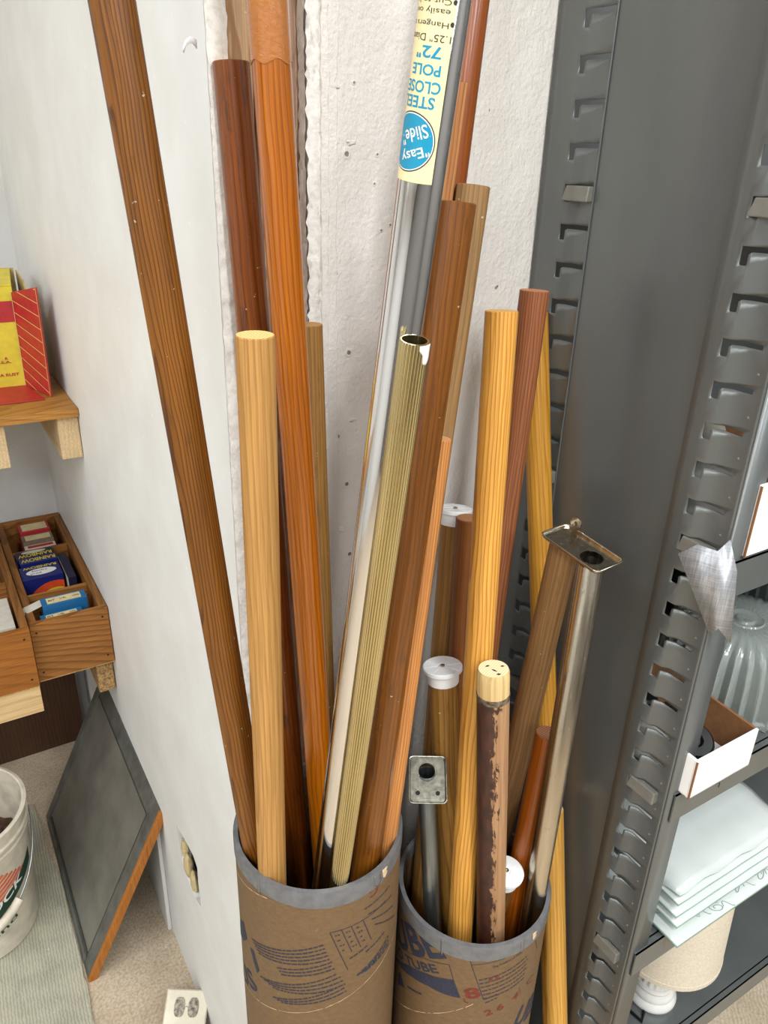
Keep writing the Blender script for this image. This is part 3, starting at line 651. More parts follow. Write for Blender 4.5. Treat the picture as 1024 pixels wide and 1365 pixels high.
def disc(u0, z0, rad, d, mat, name, k=40):
    q = MB(); print_poly(q, [(u0+rad*math.cos(6.2832*i/k), z0+rad*math.sin(6.2832*i/k)) for i in range(k)], LZ(d), .004); return obj(name, q, M[mat], lab, world=False)
for py in (32, 3): disc(UR-.0012, axis_z('p06', py), .0014, .0004, 'ink', 'bullet', 12)
zc = axis_z('p06', 189); uc = UR-.0015-.0180
disc(uc, zc, .0180, .00035, 'ink', 'logo_ring'); disc(uc, zc, .0172, .00045, 'labelwhite', 'logo_ring'); disc(uc, zc, .0165, .00055, 'blue', 'logo_disc')
for s, du, dz, w, h in (('"Easy', .0125, -.0005, .0235, .0085), ('Slide"', .0105, .0135, .0225, .0085)):
    ang = math.radians(-18); A = Vector((uc+du+(.001), zc-dz+ .0035)); d = Vector((-math.cos(ang), math.sin(ang)))
    q = MB(); A2 = Vector((uc+du, zc+(.0015 if s[0] == '"' else .0120))); print_text(q, s, A2, A2+Vector((-w*.86*math.cos(.38), -w*.86*math.sin(.38))), h, LZ(.0007), .004, .01); obj('lettering', q, M['labelwhite'], lab, world=False, smooth=0)
mw, L, r7 = frame('p07')
fp = thing('fluted_pole', 'hollow fluted metal pole with open top and white paint chip', 'pole', group='steel poles in the left tube', mw=mw)
NF = 26; m = MB(); prof = [(r7-.0020, 0), (r7, 0), (r7, L-.0016), (r7-.0008, L), (r7-.0020, L), (r7-.0020, L-.12), (r7-.0020, .02)]; nseg = NF*6
b0 = len(m.v)
for j in range(nseg):
    a = 2*math.pi*j/nseg; s = abs(math.sin(math.pi*(j % 6)/6))**.8
    for i, (rr_, z) in enumerate(prof):
        R2 = rr_-(.0013*(1-s) if i in (1, 2) else 0); m.v.append(Vector((R2*math.sin(a), -R2*math.cos(a), z)))
for j in range(nseg):
    for i in range(7): m.f.append((j*7+i, ((j+1) % nseg)*7+i, ((j+1) % nseg)*7+(i+1) % 7, j*7+(i+1) % 7)); m.m.append(0)
obj('shaft', m, M['fluted'], fp, world=False, smooth=50)
q = MB(); L7 = L; pts = [(.0045, L7-.0005), (.0155, L7-.0005), (.0158, L7-.011), (.012, L7-.0155), (.0085, L7-.014), (.0075, L7-.0075), (.0045, L7-.004)]
print_poly(q, pts, lambda u, w: ((r7+.0004)*math.sin(u/r7), -(r7+.0004)*math.cos(u/r7), w), .003); o = obj('paint_chip', q, M['white'], fp, world=False); mm = o.modifiers.new('thickness', 'SOLIDIFY'); mm.thickness = .0005
mw, L, r8 = frame('p08'); o = obj('thin_chrome_tube', hollow(L, r8, .0008, 28), M['chrome'], None, world=False, mw=mw)
tag(o, 'thin chrome tube wedged behind the fluted metal pole', 'pole', 'steel poles in the left tube')
# nickel pipe with a long tray-shaped flange
def plate_points(pts, w):
    return pts
def flange(root, mwinv, top, corners, hole_c, hole_r, mat, rim=.005, th=.0014):
    """dished plate: corners in world space (ordered), thin rim upstanding"""
    cs = [mwinv @ Vector(c) for c in corners]; n = (cs[1]-cs[0]).cross(cs[2]-cs[0]).normalized()
    if (root_dir(mwinv) @ n) < 0: n = -n
    return cs, n
mw, L, r22 = frame('p22')
ft = thing('flanged_pipe', 'scratched nickel pipe with oblong tray-shaped flange on top', 'pole', group='flanged steel pipes in the right tube', mw=mw)
obj('shaft', hollow(L, r22, .0016, 44), M['nickel'], ft, world=False)
def dished_plate(name, parent, inv, ctr, ex, ey, hx, hy, holec, holer, mat, corner=.008, rim=.0045, th=.0013):
    """rounded rectangle plate with a raised rim and a round hole; ctr/ex/ey in world space"""
    ez = ex.cross(ey).normalized(); outer = []; kc = 5
    for (sx, sy, a0) in ((1, 1, 0), (-1, 1, 90), (-1, -1, 180), (1, -1, 270)):
        for i in range(kc): a = math.radians(a0+90*i/(kc-1)); outer.append((sx*(hx-corner)+corner*math.cos(a), sy*(hy-corner)+corner*math.sin(a)))
    kh = 28; hl = [(holec[0]+holer*math.cos(-6.2832*i/kh), holec[1]+holer*math.sin(-6.2832*i/kh)) for i in range(kh)]
    bm = bmesh.new(); es = []
    for lp in (outer, hl):
        vv = [bm.verts.new((a, b, 0)) for a, b in lp]; es += [bm.edges.new((vv[i], vv[(i+1) % len(vv)])) for i in range(len(vv))]
    bmesh.ops.triangle_fill(bm, use_beauty=True, edges=es); bm.verts.index_update()
    m = MB(); m.add([v.co.copy() for v in bm.verts], [tuple(v.index for v in f.verts) for f in bm.faces]); bm.free()
    k = len(outer); b = len(m.v)
    for s, z in ((1.0, 0), (1+.0015/hx, rim*.5), (1.0+.0022/hx, rim)):
        for a, c in outer: m.v.append(Vector((a*s, c*(1+(s-1)*hx/hy), z)))
    for l in range(2):
        for i in range(k): m.f.append((b+l*k+i, b+l*k+(i+1) % k, b+(l+1)*k+(i+1) % k, b+(l+1)*k+i)); m.m.append(0)
    b = len(m.v)   # collar below the hole
    for z in (0, -.006):
        for a, c in hl: m.v.append(Vector((a, c, z)))
    for i in range(kh): m.f.append((b+i, b+(i+1) % kh, b+kh+(i+1) % kh, b+kh+i)); m.m.append(0)
    m.xf(lambda v: inv @ (ctr+ex*v.x+ey*v.y+ez*v.z))
    o = obj(name, m, mat, parent, world=False, smooth=40, clean=True); s = o.modifiers.new('thickness', 'SOLIDIFY'); s.thickness = th; s.offset = 0
    return o, ez
top = mw @ Vector((0, 0, L)); inv = mw.inverted()
pa = onz(744, 704, top.z+.004); pb = onz(812, 741, top.z+.004)          # long axis of the flange
ex = (pb-pa); ex.z = .0; ex.normalize(); ez = Vector((-.06, -.10, 1)).normalized(); ex = (ex-ez*ex.dot(ez)).normalized(); ey = ez.cross(ex)
hl = .043; hw = .0195
ctr = top+ez*.0035-ex*.018
pl, pz = dished_plate('flange', ft, inv, ctr, ex, ey, hl, hw, (.018, -.001), r22-.0012, M['nickel'], .006, .005)
ear = MB().lathe([(.0028, -.0006), (.0085, -.0006), (.0085, .0006), (.0028, .0006)], 22, close=True)
ear.xf(lambda v: inv @ (ctr-ex*(hl-.012)+ey*(hw+.001)+ez*(v.x+.012)+ex*(v.y)+ey*v.z)); obj('screw_ear', ear, M['nickel'], pl, world=False)
# galvanised conduit with a square flange
mw, L, r25 = frame('p25')
gt = thing('flanged_pipe', 'dull galvanised conduit with square stamped flange on top', 'pole', group='flanged steel pipes in the right tube', mw=mw)
obj('shaft', hollow(L, r25, .0016, 36), M['galv'], gt, world=False)
inv = mw.inverted(); top = mw @ Vector((0, 0, L))
tc = (CAM-top); ez = (Vector((0, 0, 1))*.82+Vector((tc.x, tc.y, 0)).normalized()*.42).normalized()
ex = _wr-ez*_wr.dot(ez); ex.normalize(); ey = ez.cross(ex); ctr = top+ez*.002-ey*.010+ex*.001
M['galvplate'] = metal('stamped_galvanised_plate', (196, 198, 186), .32, .45, .35)
pl, _ = dished_plate('flange', gt, inv, ctr, ex, ey, .0215, .0275, (-.001, .011), r25-.001, M['galvplate'], .005, .0035)
for sx in (-1, 1):
    h = MB().lathe([(.0, .0011), (.0028, .0011), (.0028, .0005), (0, .0005)], 14); h.xf(lambda v: inv @ (ctr+ex*(sx*.0125+v.x)+ey*(-.0165+v.y)+ez*v.z)); obj('screw_hole', h, M['dark'], pl, world=False)
h = MB(); k = 14; h.slab([(math.cos(math.pi*i/(k-1))*.0095, math.sin(math.pi*i/(k-1))*.011, .0009) for i in range(k)], (0, 0, 1), .001); h.xf(lambda v: inv @ (ctr+ex*v.x+ey*(v.y-.0245)+ez*v.z)); obj('lock_tab', h, M['galvplate'], pl, world=False)
# ================================================================== STEEL SHELVING UNIT
XS, PITCH, ZT = .693, .0435, 1.931
su = thing('shelving_unit', 'tall grey enamelled steel shelving unit with slotted posts', 'shelving', (1.0, .6, 0))
def slot_post(name, ya, yb, yv, yh, zlo, zhi, front):
    """side flange in plane x=XS from ya (rear) down to yb (front); L slots: upright leg at yv, level leg to yh"""
    m = MB(); k0 = int((ZT-zlo)/PITCH); k1 = -int((zhi-ZT)/PITCH)
    bm = bmesh.new(); es = []; P = PITCH; lw = .0085
    lo = [(yb, 0), (ya, 0), (ya, P), (yb, P)]
    rc = .0012
    L = [(yh, .030), (yv-lw-.003, .030), (yv-lw, .028), (yv-lw, .0185), (yv-lw+rc, .0173), (yv-rc, .0173), (yv, .0185), (yv, .0350), (yh, .0350)]
    for lp in (lo, L):
        vv = [bm.verts.new((0, a, b)) for a, b in lp]; es += [bm.edges.new((vv[i], vv[(i+1) % len(vv)])) for i in range(len(vv))]
    bmesh.ops.triangle_fill(bm, use_beauty=True, edges=es)
    prof = ((ya, 0), (ya-.012, 0), (yv+.004, -.0022), (yv-lw-.0025, -.0022), (yv-lw-.010, .0030), (yb+.004, .0030), (yb, .0022))
    for y, _ in prof[1:-1]: bmesh.ops.bisect_plane(bm, geom=bm.verts[:]+bm.edges[:]+bm.faces[:], plane_co=(0, y, 0), plane_no=(0, 1, 0))
    def px(y):
        for (a, xa), (b, xb) in zip(prof, prof[1:]):
            if b-1e-7 <= y <= a+1e-7: return xa+(xb-xa)*(a-y)/(a-b)
        return 0
    bm.verts.index_update(); base = [(XS+px(v.co.y), v.co.y, v.co.z) for v in bm.verts]; fs = [tuple(v.index for v in f.verts) for f in bm.faces]; bm.free()
    for k in range(k1, k0+1):
        z0 = ZT-k*P-.035; m.add([(x, y, z+z0) for x, y, z in base], fs)
    z1 = ZT-k1*P-.035+P; z0 = ZT-k0*P-.035
    if front:      # front flange and its return
        e = XS+.0022
        for (xa, ya_, xb, yb_) in ((e, yb, XS+.004, yb-.003), (XS+.004, yb-.003, XS+.036, yb-.003), (XS+.036, yb-.003, XS+.036, yb+.010)):
            m.add([(xa, ya_, z0), (xb, yb_, z0), (xb, yb_, z1), (xa, ya_, z1)], [(0, 1, 2, 3)])
    else:
        m.add([(XS, ya, z0), (XS+.036, ya, z0), (XS+.036, ya, z1), (XS, ya, z1)], [(0, 1, 2, 3)])
    o = obj(name, m, M['steel'], su, smooth=38, clean=True); s = o.modifiers.new('thickness', 'SOLIDIFY'); s.thickness = .0014; s.offset = 0
    if front:
        d = MB()
        for k in range(k1, k0+1):
            z = ZT-k*P-.028; d.add([(XS+.003-.0, yb+.012+.0022*math.cos(a), z+.0022*math.sin(a)) for a in [6.2832*i/8 for i in range(8)]]+[(XS+.0008, yb+.012, z)], [(i, (i+1) % 8, 8) for i in range(8)])
        q = obj('embossed_dimple', d, M['clip'], o, smooth=60); q['kind'] = 'stuff'
    return o
slot_post('post', .772, .684, .727, .686, .05, 2.06, False)
slot_post('post', .502, .424, .479, .437, .05, 2.06, True)
obj('side_panel', MB().box(XS+.0035, XS+.0050, .50, .688, .05, 2.06), M['steel'], su, smooth=0)
XE = 1.62   # far end of the unit
for ya, yb in ((.772, .700), (.490, .421)): obj('post', MB().box(XE-.002, XE, yb, ya, .05, 2.06), M['steel'], su, smooth=0)
obj('side_panel', MB().box(XE-.0045, XE-.003, .49, .70, .05, 2.06), M['steel'], su, smooth=0)
obj('back_panel', MB().box(XS+.03, XE-.03, .766, .768, .05, 2.06), M['steel'], su, smooth=0)
LEVELS = {'A': 1.757, 'B': 1.398, 'C': 1.068, 'D': .770, 'E': .440}
M['brass'] = plain('brass_dot', (206, 180, 112), .4, .6)
for k, z in LEVELS.items():
    m = MB().box(XS+.007, XE-.007, .426, .765, z-.0014, z)
    m.box(XS+.010, XE-.010, .4165, .4185, z-.044, z); m.box(XS+.010, XE-.010, .4165, .428, z-.0014, z); m.box(XS+.010, XE-.010, .4165, .436, z-.0454, z-.044)
    sh = obj('shelf', m, M['steel'], su, smooth=0)
    for (y0, y1) in ((.436, .4785), (.686, .7265)):
        zz = ZT-round((ZT-z-.0)/PITCH)*PITCH
        c = MB().hexa([(XS-.0075, y0, zz-.0175), (XS+.012, y0, zz-.0175), (XS+.012, y1, zz-.0175), (XS-.0075, y1, zz-.0175)], [(XS-.0045, y0+.001, zz-.0008), (XS+.012, y0, zz-.0008), (XS+.012, y1, zz-.0008), (XS-.0045, y1-.003, zz-.0008)])
        obj('shelf_clip', c, M['clip'], sh, smooth=0, bevel=.0012)
    for px in ((.72, .016), (.80, .018)):
        h = MB().lathe([(0, .0), (.0042, 0), (.0042, .0008), (0, .0008)], 16); h.xf(lambda v: (XS+px[0]-.66+.04, .4163-v.z, z-.024+v.y)); obj('bolt_hole', h, M['brass'] if k == 'D' else M['dark'], sh)
        break
# ------------------------------------------------------------------ things on the shelves
M['wbox'] = plain('white_carton', (236, 232, 228), .55, 0, .03); M['kraft'] = plain('brown_corrugated', (136, 90, 52), .8, 0, .1, 90, .3)
def carton(name, label, o, ex, ey, w, d, h, group=None, th=.004, cut=0.0):
    """open white carton: corner o, unit axes ex (front edge), ey (depth)"""
    t = thing(name, label, 'box', o, group)
    def P(a, b, c): return Vector(o)+ex*a+ey*b+Vector((0, 0, c))
    def wall(nm, a0, a1, b0, b1, c1, c2=None):
        c2 = c1 if c2 is None else c2
        m = MB().hexa([P(a0, b0, 0), P(a1, b0, 0), P(a1, b1, 0), P(a0, b1, 0)], [P(a0, b0, c1), P(a1, b0, c1), P(a1, b1, c2), P(a0, b1, c2)])
        return obj(nm, m, [M['wbox']], t, smooth=0, bevel=.0008)
    wall('base', 0, w, 0, d, .003); wall('front_wall', 0, w, 0, th, h); wall('back_wall', 0, w, d-th, d, h*1.15)
    wall('side_wall', 0, th, th, d-th, h, h*1.15)
    m = MB().hexa([P(w-th, th, 0), P(w, th, 0), P(w, d-th, 0), P(w-th, d-th, 0)], [P(w-th, th, h), P(w, th, h), P(w, d-th, h*1.15), P(w-th, d-th, h*1.15)])
    obj('side_wall', m, M['kraft'], t, smooth=0)
    # corrugated raw edge on the near corner
    obj('raw_edge', MB().hexa([P(-.0006, -.0005, .001), P(.0012, -.0005, .001), P(.0012, .0018, .001), P(-.0006, .0018, .001)], [P(-.0006, -.0005, h-.001), P(.0012, -.0005, h-.001), P(.0012, .0018, h-.001), P(-.0006, .0018, h-.001)]), M['kraft'], t, smooth=0)
    return t, P
zC = LEVELS['C']; a = onz(918, 1066, zC+.001); b = onz(998, 1020, zC+.001)
ex = (b-a); wid = ex.length; ex.normalize(); ey = Vector((-ex.y, ex.x, 0))
tray, TP = carton('carton_tray', 'open white carton tray of black plastic parts on the shelving', (a.x, a.y, zC+.001), ex, ey, wid, .20, .060)
rb = random.Random(4)
# black plastic parts in the tray
def blackbit(c, kind, ang):
    t = MB()
    if kind == 0: t.box(-.020, .020, -.014, .014, 0, .004); t.box(-.017, .017, -.011, .011, .004, .016); nm, lb = 'black_bracket', None
    else: t.lathe([(0, 0), (.026, 0), (.026, .004), (.022, .007), (.010, .007), (.009, .003), (0, .003)], 26)
    R = Matrix.Rotation(ang[2], 3, 'Z') @ Matrix.Rotation(ang[0], 3, 'X') @ Matrix.Rotation(ang[1], 3, 'Y')
    t.xf(lambda v: R @ v+Vector(c)); return t
for i, (u, v, z, kind, ang, lb) in enumerate(((.040, .036, .048, 1, (.45, -.2, 0), 'round black plastic rosette lying frontmost in the carton tray'), (.055, .080, .052, 0, (-.35, .25, .4), 'square black plastic block in the middle of the carton tray'), (.036, .125, .066, 1, (.25, .2, 0), 'round black plastic disc at the back of the carton tray'), (.030, .075, .022, 0, (.1, -.3, 1.2), 'tilted black plastic block at the left of the carton tray'))):
    p = TP(u, v, z); tag(obj('black_plastic_part', blackbit(p, kind, ang), M['black'], None, smooth=35, bevel=.001, mw=at0(p)), lb, 'plastic part', 'black parts in the carton tray')
zB = LEVELS['B']; a = onz(1000, 742, zB+.001)
wb, WP = carton('carton', 'white carton on the upper shelf beside the post', (a.x-.010, a.y+.0, zB+.001), Vector((1, 0, 0)), Vector((0, 1, 0)), .16, .22, .085)
p = WP(.04, .12, .02); sc = MB(); 
for i in range(26):
    pass
sc = MB().lathe([(0, 0), (.035, .004), (.045, .03), (.042, .07), (.028, .095), (.012, .105), (0, .106)], 22); sc.xf(lambda v: (p.x+v.x*(1+.12*math.sin(v.z*160)), p.y+v.y*(1+.1*math.cos(v.z*130+v.x*90)), p.z+v.z))
tag(obj('grey_cloth_bundle', sc, plain('grey_cloth', (122, 116, 104), .9, 0, .2, 40, .5), None, mw=at0(p)), 'crumpled grey cloth bundle sticking out of the white carton', 'cloth')
# ribbed glass globes
def glass(name, col, rough=.06, trans=.85):
    t = NT(name); t.set(srgb(*col), rough); t.b.inputs['Transmission Weight'].default_value = trans; t.b.inputs['IOR'].default_value = 1.45; return t.m
M['glass'] = glass('clear_pressed_glass', (206, 212, 206), .06, .7); M['smoke'] = glass('smoky_pressed_glass', (96, 102, 100), .12, .6)
def shade(name, label, c, R, h, ribs, mat, boss=True):
    t = thing(name, label, 'glass globe', c, 'pressed glass globes'); n = ribs*4
    fl = lambda j: 1+.045*math.cos(2*math.pi*j*ribs/n)
    pr = [(R*1.04, 0), (R*1.02, h*.25), (R*.98, h*.55), (R*.90, h*.8), (R*.74, h*.95), (R*.5, h*1.0), (R*.26, h*.97), (R*.25, h*.93), (R*.2, h*.93)]
    inn = [(r-.004, z-.004) for r, z in pr]; inn[0] = (pr[0][0]-.004, 0)
    m = MB().lathe(pr+inn[::-1], n, close=True, flute=fl); m.xf(lambda v: v+Vector(c)); obj('ribbed_bowl', m, mat, t, smooth=50)
    b = MB().lathe([(R*.26, h*.95), (R*.235, h*.985), (R*.2, h*.96), (R*.13, h*.95), (R*.11, h*.985), (R*.06, h*.985), (0, h*.975)], 36); b.xf(lambda v: v+Vector(c)); obj('boss', b, mat, t, smooth=50)
    bn = MB().lathe([(R*1.05, -.0), (R*1.07, .004), (R*1.07, .010), (R*1.04, .013), (R*1.0, .012), (R*1.0, .0)], 64, close=True); bn.xf(lambda v: v+Vector(c)); obj('rim_band', bn, mat, t)
    return t
shade('ribbed_glass_globe', 'clear ribbed glass globe standing behind the carton tray', (.965, .535, zC+.001), .108, .115, 36, M['glass'])
shade('ribbed_glass_globe', 'smoky ribbed glass globe at the back of the same shelf', (1.135, .655, zC+.001), .100, .16, 40, M['smoke'])
# bent sheet of scratched clear plastic hooked on the front post
p0 = Vector((XS-.009, .410, 1.4)); pn = Vector((.80, .60, 0)).normalized()
def onsheet(px, py, d=0.0): r_ = ray(px, py); t_ = (p0-pn*d-CAM).dot(pn)/r_.dot(pn); return CAM+r_*t_
pts = [onsheet(904, 738), onsheet(930, 726), onsheet(974, 720), onsheet(983, 762), onsheet(974, 858), onsheet(946, 846)]
q = MB(); c1 = onsheet(957, 735, .006); c2 = onsheet(958, 838, .003)
def scr():
    t = NT('scratched_sheet'); n = t.noise(t.obco((12, 12, 300), (0, 0, 0), (.5, .4, 0)), 2, 4, .6); m = t.noise(t.obco((300, 300, 14), (0, 0, 0), (.2, .1, 0)), 2, 3)
    t.set(t.ramp(t.math('ADD', t.math('MULTIPLY', n, .5), t.math('MULTIPLY', m, .5)), [(.35, srgb(128, 129, 134)), (.65, srgb(176, 176, 178))]), .32, .35); t.bump(m, .2, .0006); return t.m
q.add(pts[:2]+[c1]+pts[2:5]+[c2, pts[5]], [(0, 1, 2, 6, 7), (2, 3, 4, 5, 6)])
bs = obj('bent_sheet', q, scr(), None, smooth=60, mw=at0(pts[2])); s = bs.modifiers.new('thickness', 'SOLIDIFY'); s.thickness = .0015
tag(bs, 'bent tapering sheet of scratched grey plastic hooked on the shelving post', 'plastic sheet')
# slumped glass panels on the lower shelf
def frosted():
    t = NT('frosted_green_glass'); n = t.noise(t.obco((1, 1, 1)), 6, 3); t.set(t.ramp(n, [(.3, srgb(212, 219, 213)), (.7, srgb(230, 233, 229))]), .12); t.b.inputs['Transmission Weight'].default_value = .25; t.b.inputs['Coat Weight'].default_value = .4; return t.m
def glassedge():
    t = NT('green_glass_edge'); t.set(srgb(168, 202, 186), .1); t.b.inputs['Transmission Weight'].default_value = .4; return t.m
M['frost'] = frosted(); M['gedge'] = glassedge(); M['etch'] = plain('etched_line', (138, 152, 150), .5)
zD = LEVELS['D']; front = onz(905, 1262, zD+.012)
specs = [  # x0, y0, size x, size y, z, wave
    (front.x, front.y+.002, .34, .34, .006, 0, 'lowest and widest etched glass plate, jutting out under the stack'),
    (front.x+.012, front.y+.016, .30, .31, .022, .001, 'second glass plate from the bottom of the stack'),
    (front.x+.014, front.y+.022, .29, .30, .036, .0015, 'middle green-edged glass plate of the stack'),
    (front.x+.018, front.y+.026, .28, .29, .050, .0015, 'glass plate just under the topmost wavy one'),
    (front.x+.024, front.y+.030, .27, .28, .070, .013, 'topmost wavy glass plate with flower line drawing')]
gz = []
for i, (x0, y0, sx, sy, dz, wv, lb) in enumerate(specs):
    N = 22; m = MB(); vs = []
    def hz(a, b):
        e = max(abs(a-.5), abs(b-.5))*2; edge = max(0, (e-.72)/.28)**2
        return zD+dz+.006-edge*(wv*.9+.001)+wv*.28*math.sin(a*21+i)*edge+wv*.28*math.sin(b*19+i*2)*edge
    for a in range(N+1):
        for b in range(N+1): vs.append((x0+sx*a/N, y0+sy*b/N, hz(a/N, b/N)))
    fs = [(a*(N+1)+b, (a+1)*(N+1)+b, (a+1)*(N+1)+b+1, a*(N+1)+b+1) for a in range(N) for b in range(N)]
    m.add(vs, fs); o = obj('square_glass_plate', m, [M['frost'], M['gedge']], None, mw=at0((x0, y0, zD+dz)), smooth=60)
    s = o.modifiers.new('thickness', 'SOLIDIFY'); s.thickness = .0050; s.offset = -1; s.material_offset_rim = 1
    tag(o, lb, 'glass plate', 'stacked glass plates')
    if i in (0, 4):
        def surf(a, b, d=.0006): return Vector((x0+sx*a, y0+sy*b, hz(a, b)+d))
        def stroke(f, n=26, nm='etched_line'):
            q = MB().tube([surf(*f(t/n)) for t in range(n+1)], .0005, 5); obj(nm, q, M['etch'], o)
        if i == 4:
            for (a0, b0, a1, b1, bend) in ((.30, .52, .06, .30, .12), (.30, .52, .02, .52, -.10), (.30, .52, .16, .14, .10), (.30, .52, .34, .12, -.08), (.32, .52, .62, .30, .12), (.32, .52, .80, .45, .10), (.30, .54, .58, .20, -.06), (.28, .5, .10, .10, -.12)):
                stroke(lambda t: (a0+(a1-a0)*t+bend*math.sin(t*math.pi)*(b1-b0), b0+(b1-b0)*t-bend*math.sin(t*math.pi)*(a1-a0)))
            for (ca, cb, w, h2) in ((.26, .18, .035, .05), (.62, .42, .04, .06), (.34, .10, .03, .05)): stroke(lambda t: (ca+w*.5*math.sin(t*6.283), cb+h2*math.cos(t*6.283)))
        else:
            for (ca, cb) in ((.17, .06), (.10, .10), (.30, .035), (.47, .055), (.62, .045), (.05, .16)):
                stroke(lambda t: (ca+(.012+.028*t)*math.cos(t*9+ca*9), cb+(.008+.018*t)*math.sin(t*9)))
                stroke(lambda t: (ca+.03+.05*t, cb-.012+.02*math.sin(t*5)))
# table lamp on the bottom shelf
zE = LEVELS['E']; lc = onz(867, 1322, zE+.0005)
lt = thing('table_lamp', 'white fluted table lamp with beige drum shade on the bottom shelf', 'lamp', lc)
M['ceram'] = plain('white_ceramic', (216, 213, 207), .25, 0, .04); M['linen'] = plain('beige_linen', (206, 194, 174), .85, 0, .08, 300, .4)
m = MB().lathe([(0, 0), (.040, 0), (.043, .004), (.043, .010), (.040, .016), (.0375, .020), (.0385, .026), (.036, .031), (.033, .036), (.0345, .041), (.032, .046), (0, .046)], 40); m.xf(lambda v: v+lc); obj('foot', m, M['ceram'], lt)
m = MB().lathe([(.029, .045), (.027, .06), (.0255, .16), (.028, .19), (0, .19)], 96, flute=lambda j: 1+.035*math.cos(j*2*math.pi*16/96)); m.xf(lambda v: v+lc); obj('column', m, M['ceram'], lt, smooth=60)
m = MB().lathe([(.092, .142), (.084, .300), (.0828, .300), (.0908, .142)], 56, close=True); m.xf(lambda v: v+lc); obj('drum_shade', m, M['linen'], lt)
m = MB().lathe([(.0925, .141), (.0925, .150), (.0912, .150), (.0912, .141)], 56, close=True); m.xf(lambda v: v+lc); obj('shade_trim', m, M['linen'], lt)
m = MB().tube([lc+Vector(v) for v in ((-.040, -.02, .004), (-.055, -.03, .002), (-.060, .0, .002), (-.075, .05, .002), (-.12, .09, .002))], .003, 8); obj('cord', m, M['black'], lt)
# ================================================================== ALCOVE ON THE LEFT
M['ply'] = wood('plywood', (186, 138, 84), (142, 94, 50), ring=30, contrast=.6, rough=.55, off=(.3, .2), tilt=.12, axis='X', sat=1.1)
M['plyedge'] = wood('plywood_edge', (214, 178, 128), (176, 132, 82), ring=30, contrast=.6, rough=.7)
M['lumber'] = wood('pale_lumber', (220, 194, 152), (190, 154, 108), ring=40, contrast=.45, rough=.7, blot=.15, axis='Y', sat=1.0)
M['lumberx'] = wood('pale_lumber_beam', (222, 190, 140), (190, 150, 98), ring=40, contrast=.45, rough=.7, blot=.15, axis='X', sat=1.0)
M['chip'] = plain('chipboard_end', (196, 156, 104), .85, 0, .35, 180, .6)
M['old'] = wood('aged_fir_plywood', (172, 118, 66), (112, 68, 32), ring=26, contrast=.75, rough=.6, off=(.03, .2), tilt=.16, blot=.35, axis='X', sat=1.05)
M['oldy'] = wood('aged_fir_side', (156, 108, 62), (104, 64, 32), ring=40, contrast=.6, rough=.65, tilt=.05, blot=.35, axis='Y', sat=1.05)
M['old2'] = wood('aged_orange_ply', (168, 108, 54), (122, 70, 28), ring=18, contrast=.45, rough=.55, off=(.03, .2), tilt=.16, blot=.3, seed=2, axis='X', sat=1.05)
ZS = 1.279
sh = thing('plywood_shelf', 'plywood shelf with pale block supports holding the yellow carton', 'shelf', (-.4, 1.95, ZS))
def hboard(name, x0, x1, y0, y1, z0, z1, mat, parent, bevel=.001):   # board whose grain runs along X
    me = MB().box(x0, x1, y0, y1, z0, z1); me.xf(lambda v: v); return obj(name, me, mat, parent, smooth=0, bevel=bevel)
hboard('shelf_board', -3.2, XL-.001, 1.664, YB-.002, ZS-.018, ZS, M['ply'], sh)
for x0, x1 in ((.228, XL-.0012), (.080, .126), (-.32, -.28)): hboard('shelf_block', x0, x1, 1.682, YB-.01, ZS-.115, ZS-.0185, M['lumber'], sh, .002)
# yellow and red display carton
M['yellow'] = plain('yellow_print', (224, 204, 58), .5, 0, .08, 40); M['red'] = plain('red_print_card', (182, 40, 44), .5, 0, .1, 60); M['cardedge'] = plain('worn_card_edge', (206, 182, 120), .8, 0, .15, 120)
yc = thing('display_carton', 'yellow and red display carton with diagonal stripes on the shelf', 'box', (.05, 1.85, ZS+.0005))
z0 = ZS+.0006; A0 = onz(36, 515, z0); B0 = onz(70, 529, z0)
def rise(p, py):     # how far above p the picture row py lies
    h = 0.0
    while proj(Vector(p)+Vector((0, 0, h)))[1] > py and h < .5: h += .001
    return h
H = rise(A0, 383)
def quadslab(nm, pts, th, mat, par=yc, flip=1):
    n = (Vector(pts[1])-Vector(pts[0])).cross(Vector(pts[3])-Vector(pts[0])).normalized()*flip; return obj(nm, MB().slab(pts, n, th), mat, par, smooth=0, bevel=.0006), n
lean = Vector((.004, .012, 0)); xl = -.28
F = [Vector((xl, A0.y, z0)), Vector((A0.x, A0.y, z0)), Vector((A0.x, A0.y, z0+H))+lean, Vector((xl, A0.y, z0+H))+lean]
front_o, _ = quadslab('front_panel', F, .003, M['yellow'], yc, -1)
def onF(u, w, d=.0007): return F[1]+(F[0]-F[1]).normalized()*u+(F[2]-F[1]).normalized()*w+Vector((0, -d, 0))
q = MB(); h1, h2 = rise(A0, 430), rise(A0, 402); q.add([onF(0, h1), onF(.40, h1), onF(.40, h2), onF(0, h2)], [(0, 1, 2, 3)]); obj('red_band', q, M['red'], front_o, smooth=0)
def ftxt(s, u, w, wd, h):
    q = MB(); bm = text_faces(s, .03); x0, x1, y0_, y1 = text_extent(bm); bm_into(q, bm, lambda x, y: onF(u+wd-(x-x0)/(x1-x0)*wd, w+(y-y0_)/(y1-y0_)*h, .001)); obj('lettering', q, M['red'], front_o, smooth=0)
ftxt('A RUST', .012, .027, .040, .0065); ftxt('U.S.A.', .024, .056, .034, .0055); ftxt('R', .030, .064, .006, .0055)
G = [A0, B0, B0+Vector((.004, .006, rise(B0, 384))), A0+Vector((.002, .004, rise(A0, 390)))]
flap, fn = quadslab('striped_flap', G, .003, M['red'], yc, 1)
fno = fn if fn.dot(CAM-A0) > 0 else -fn
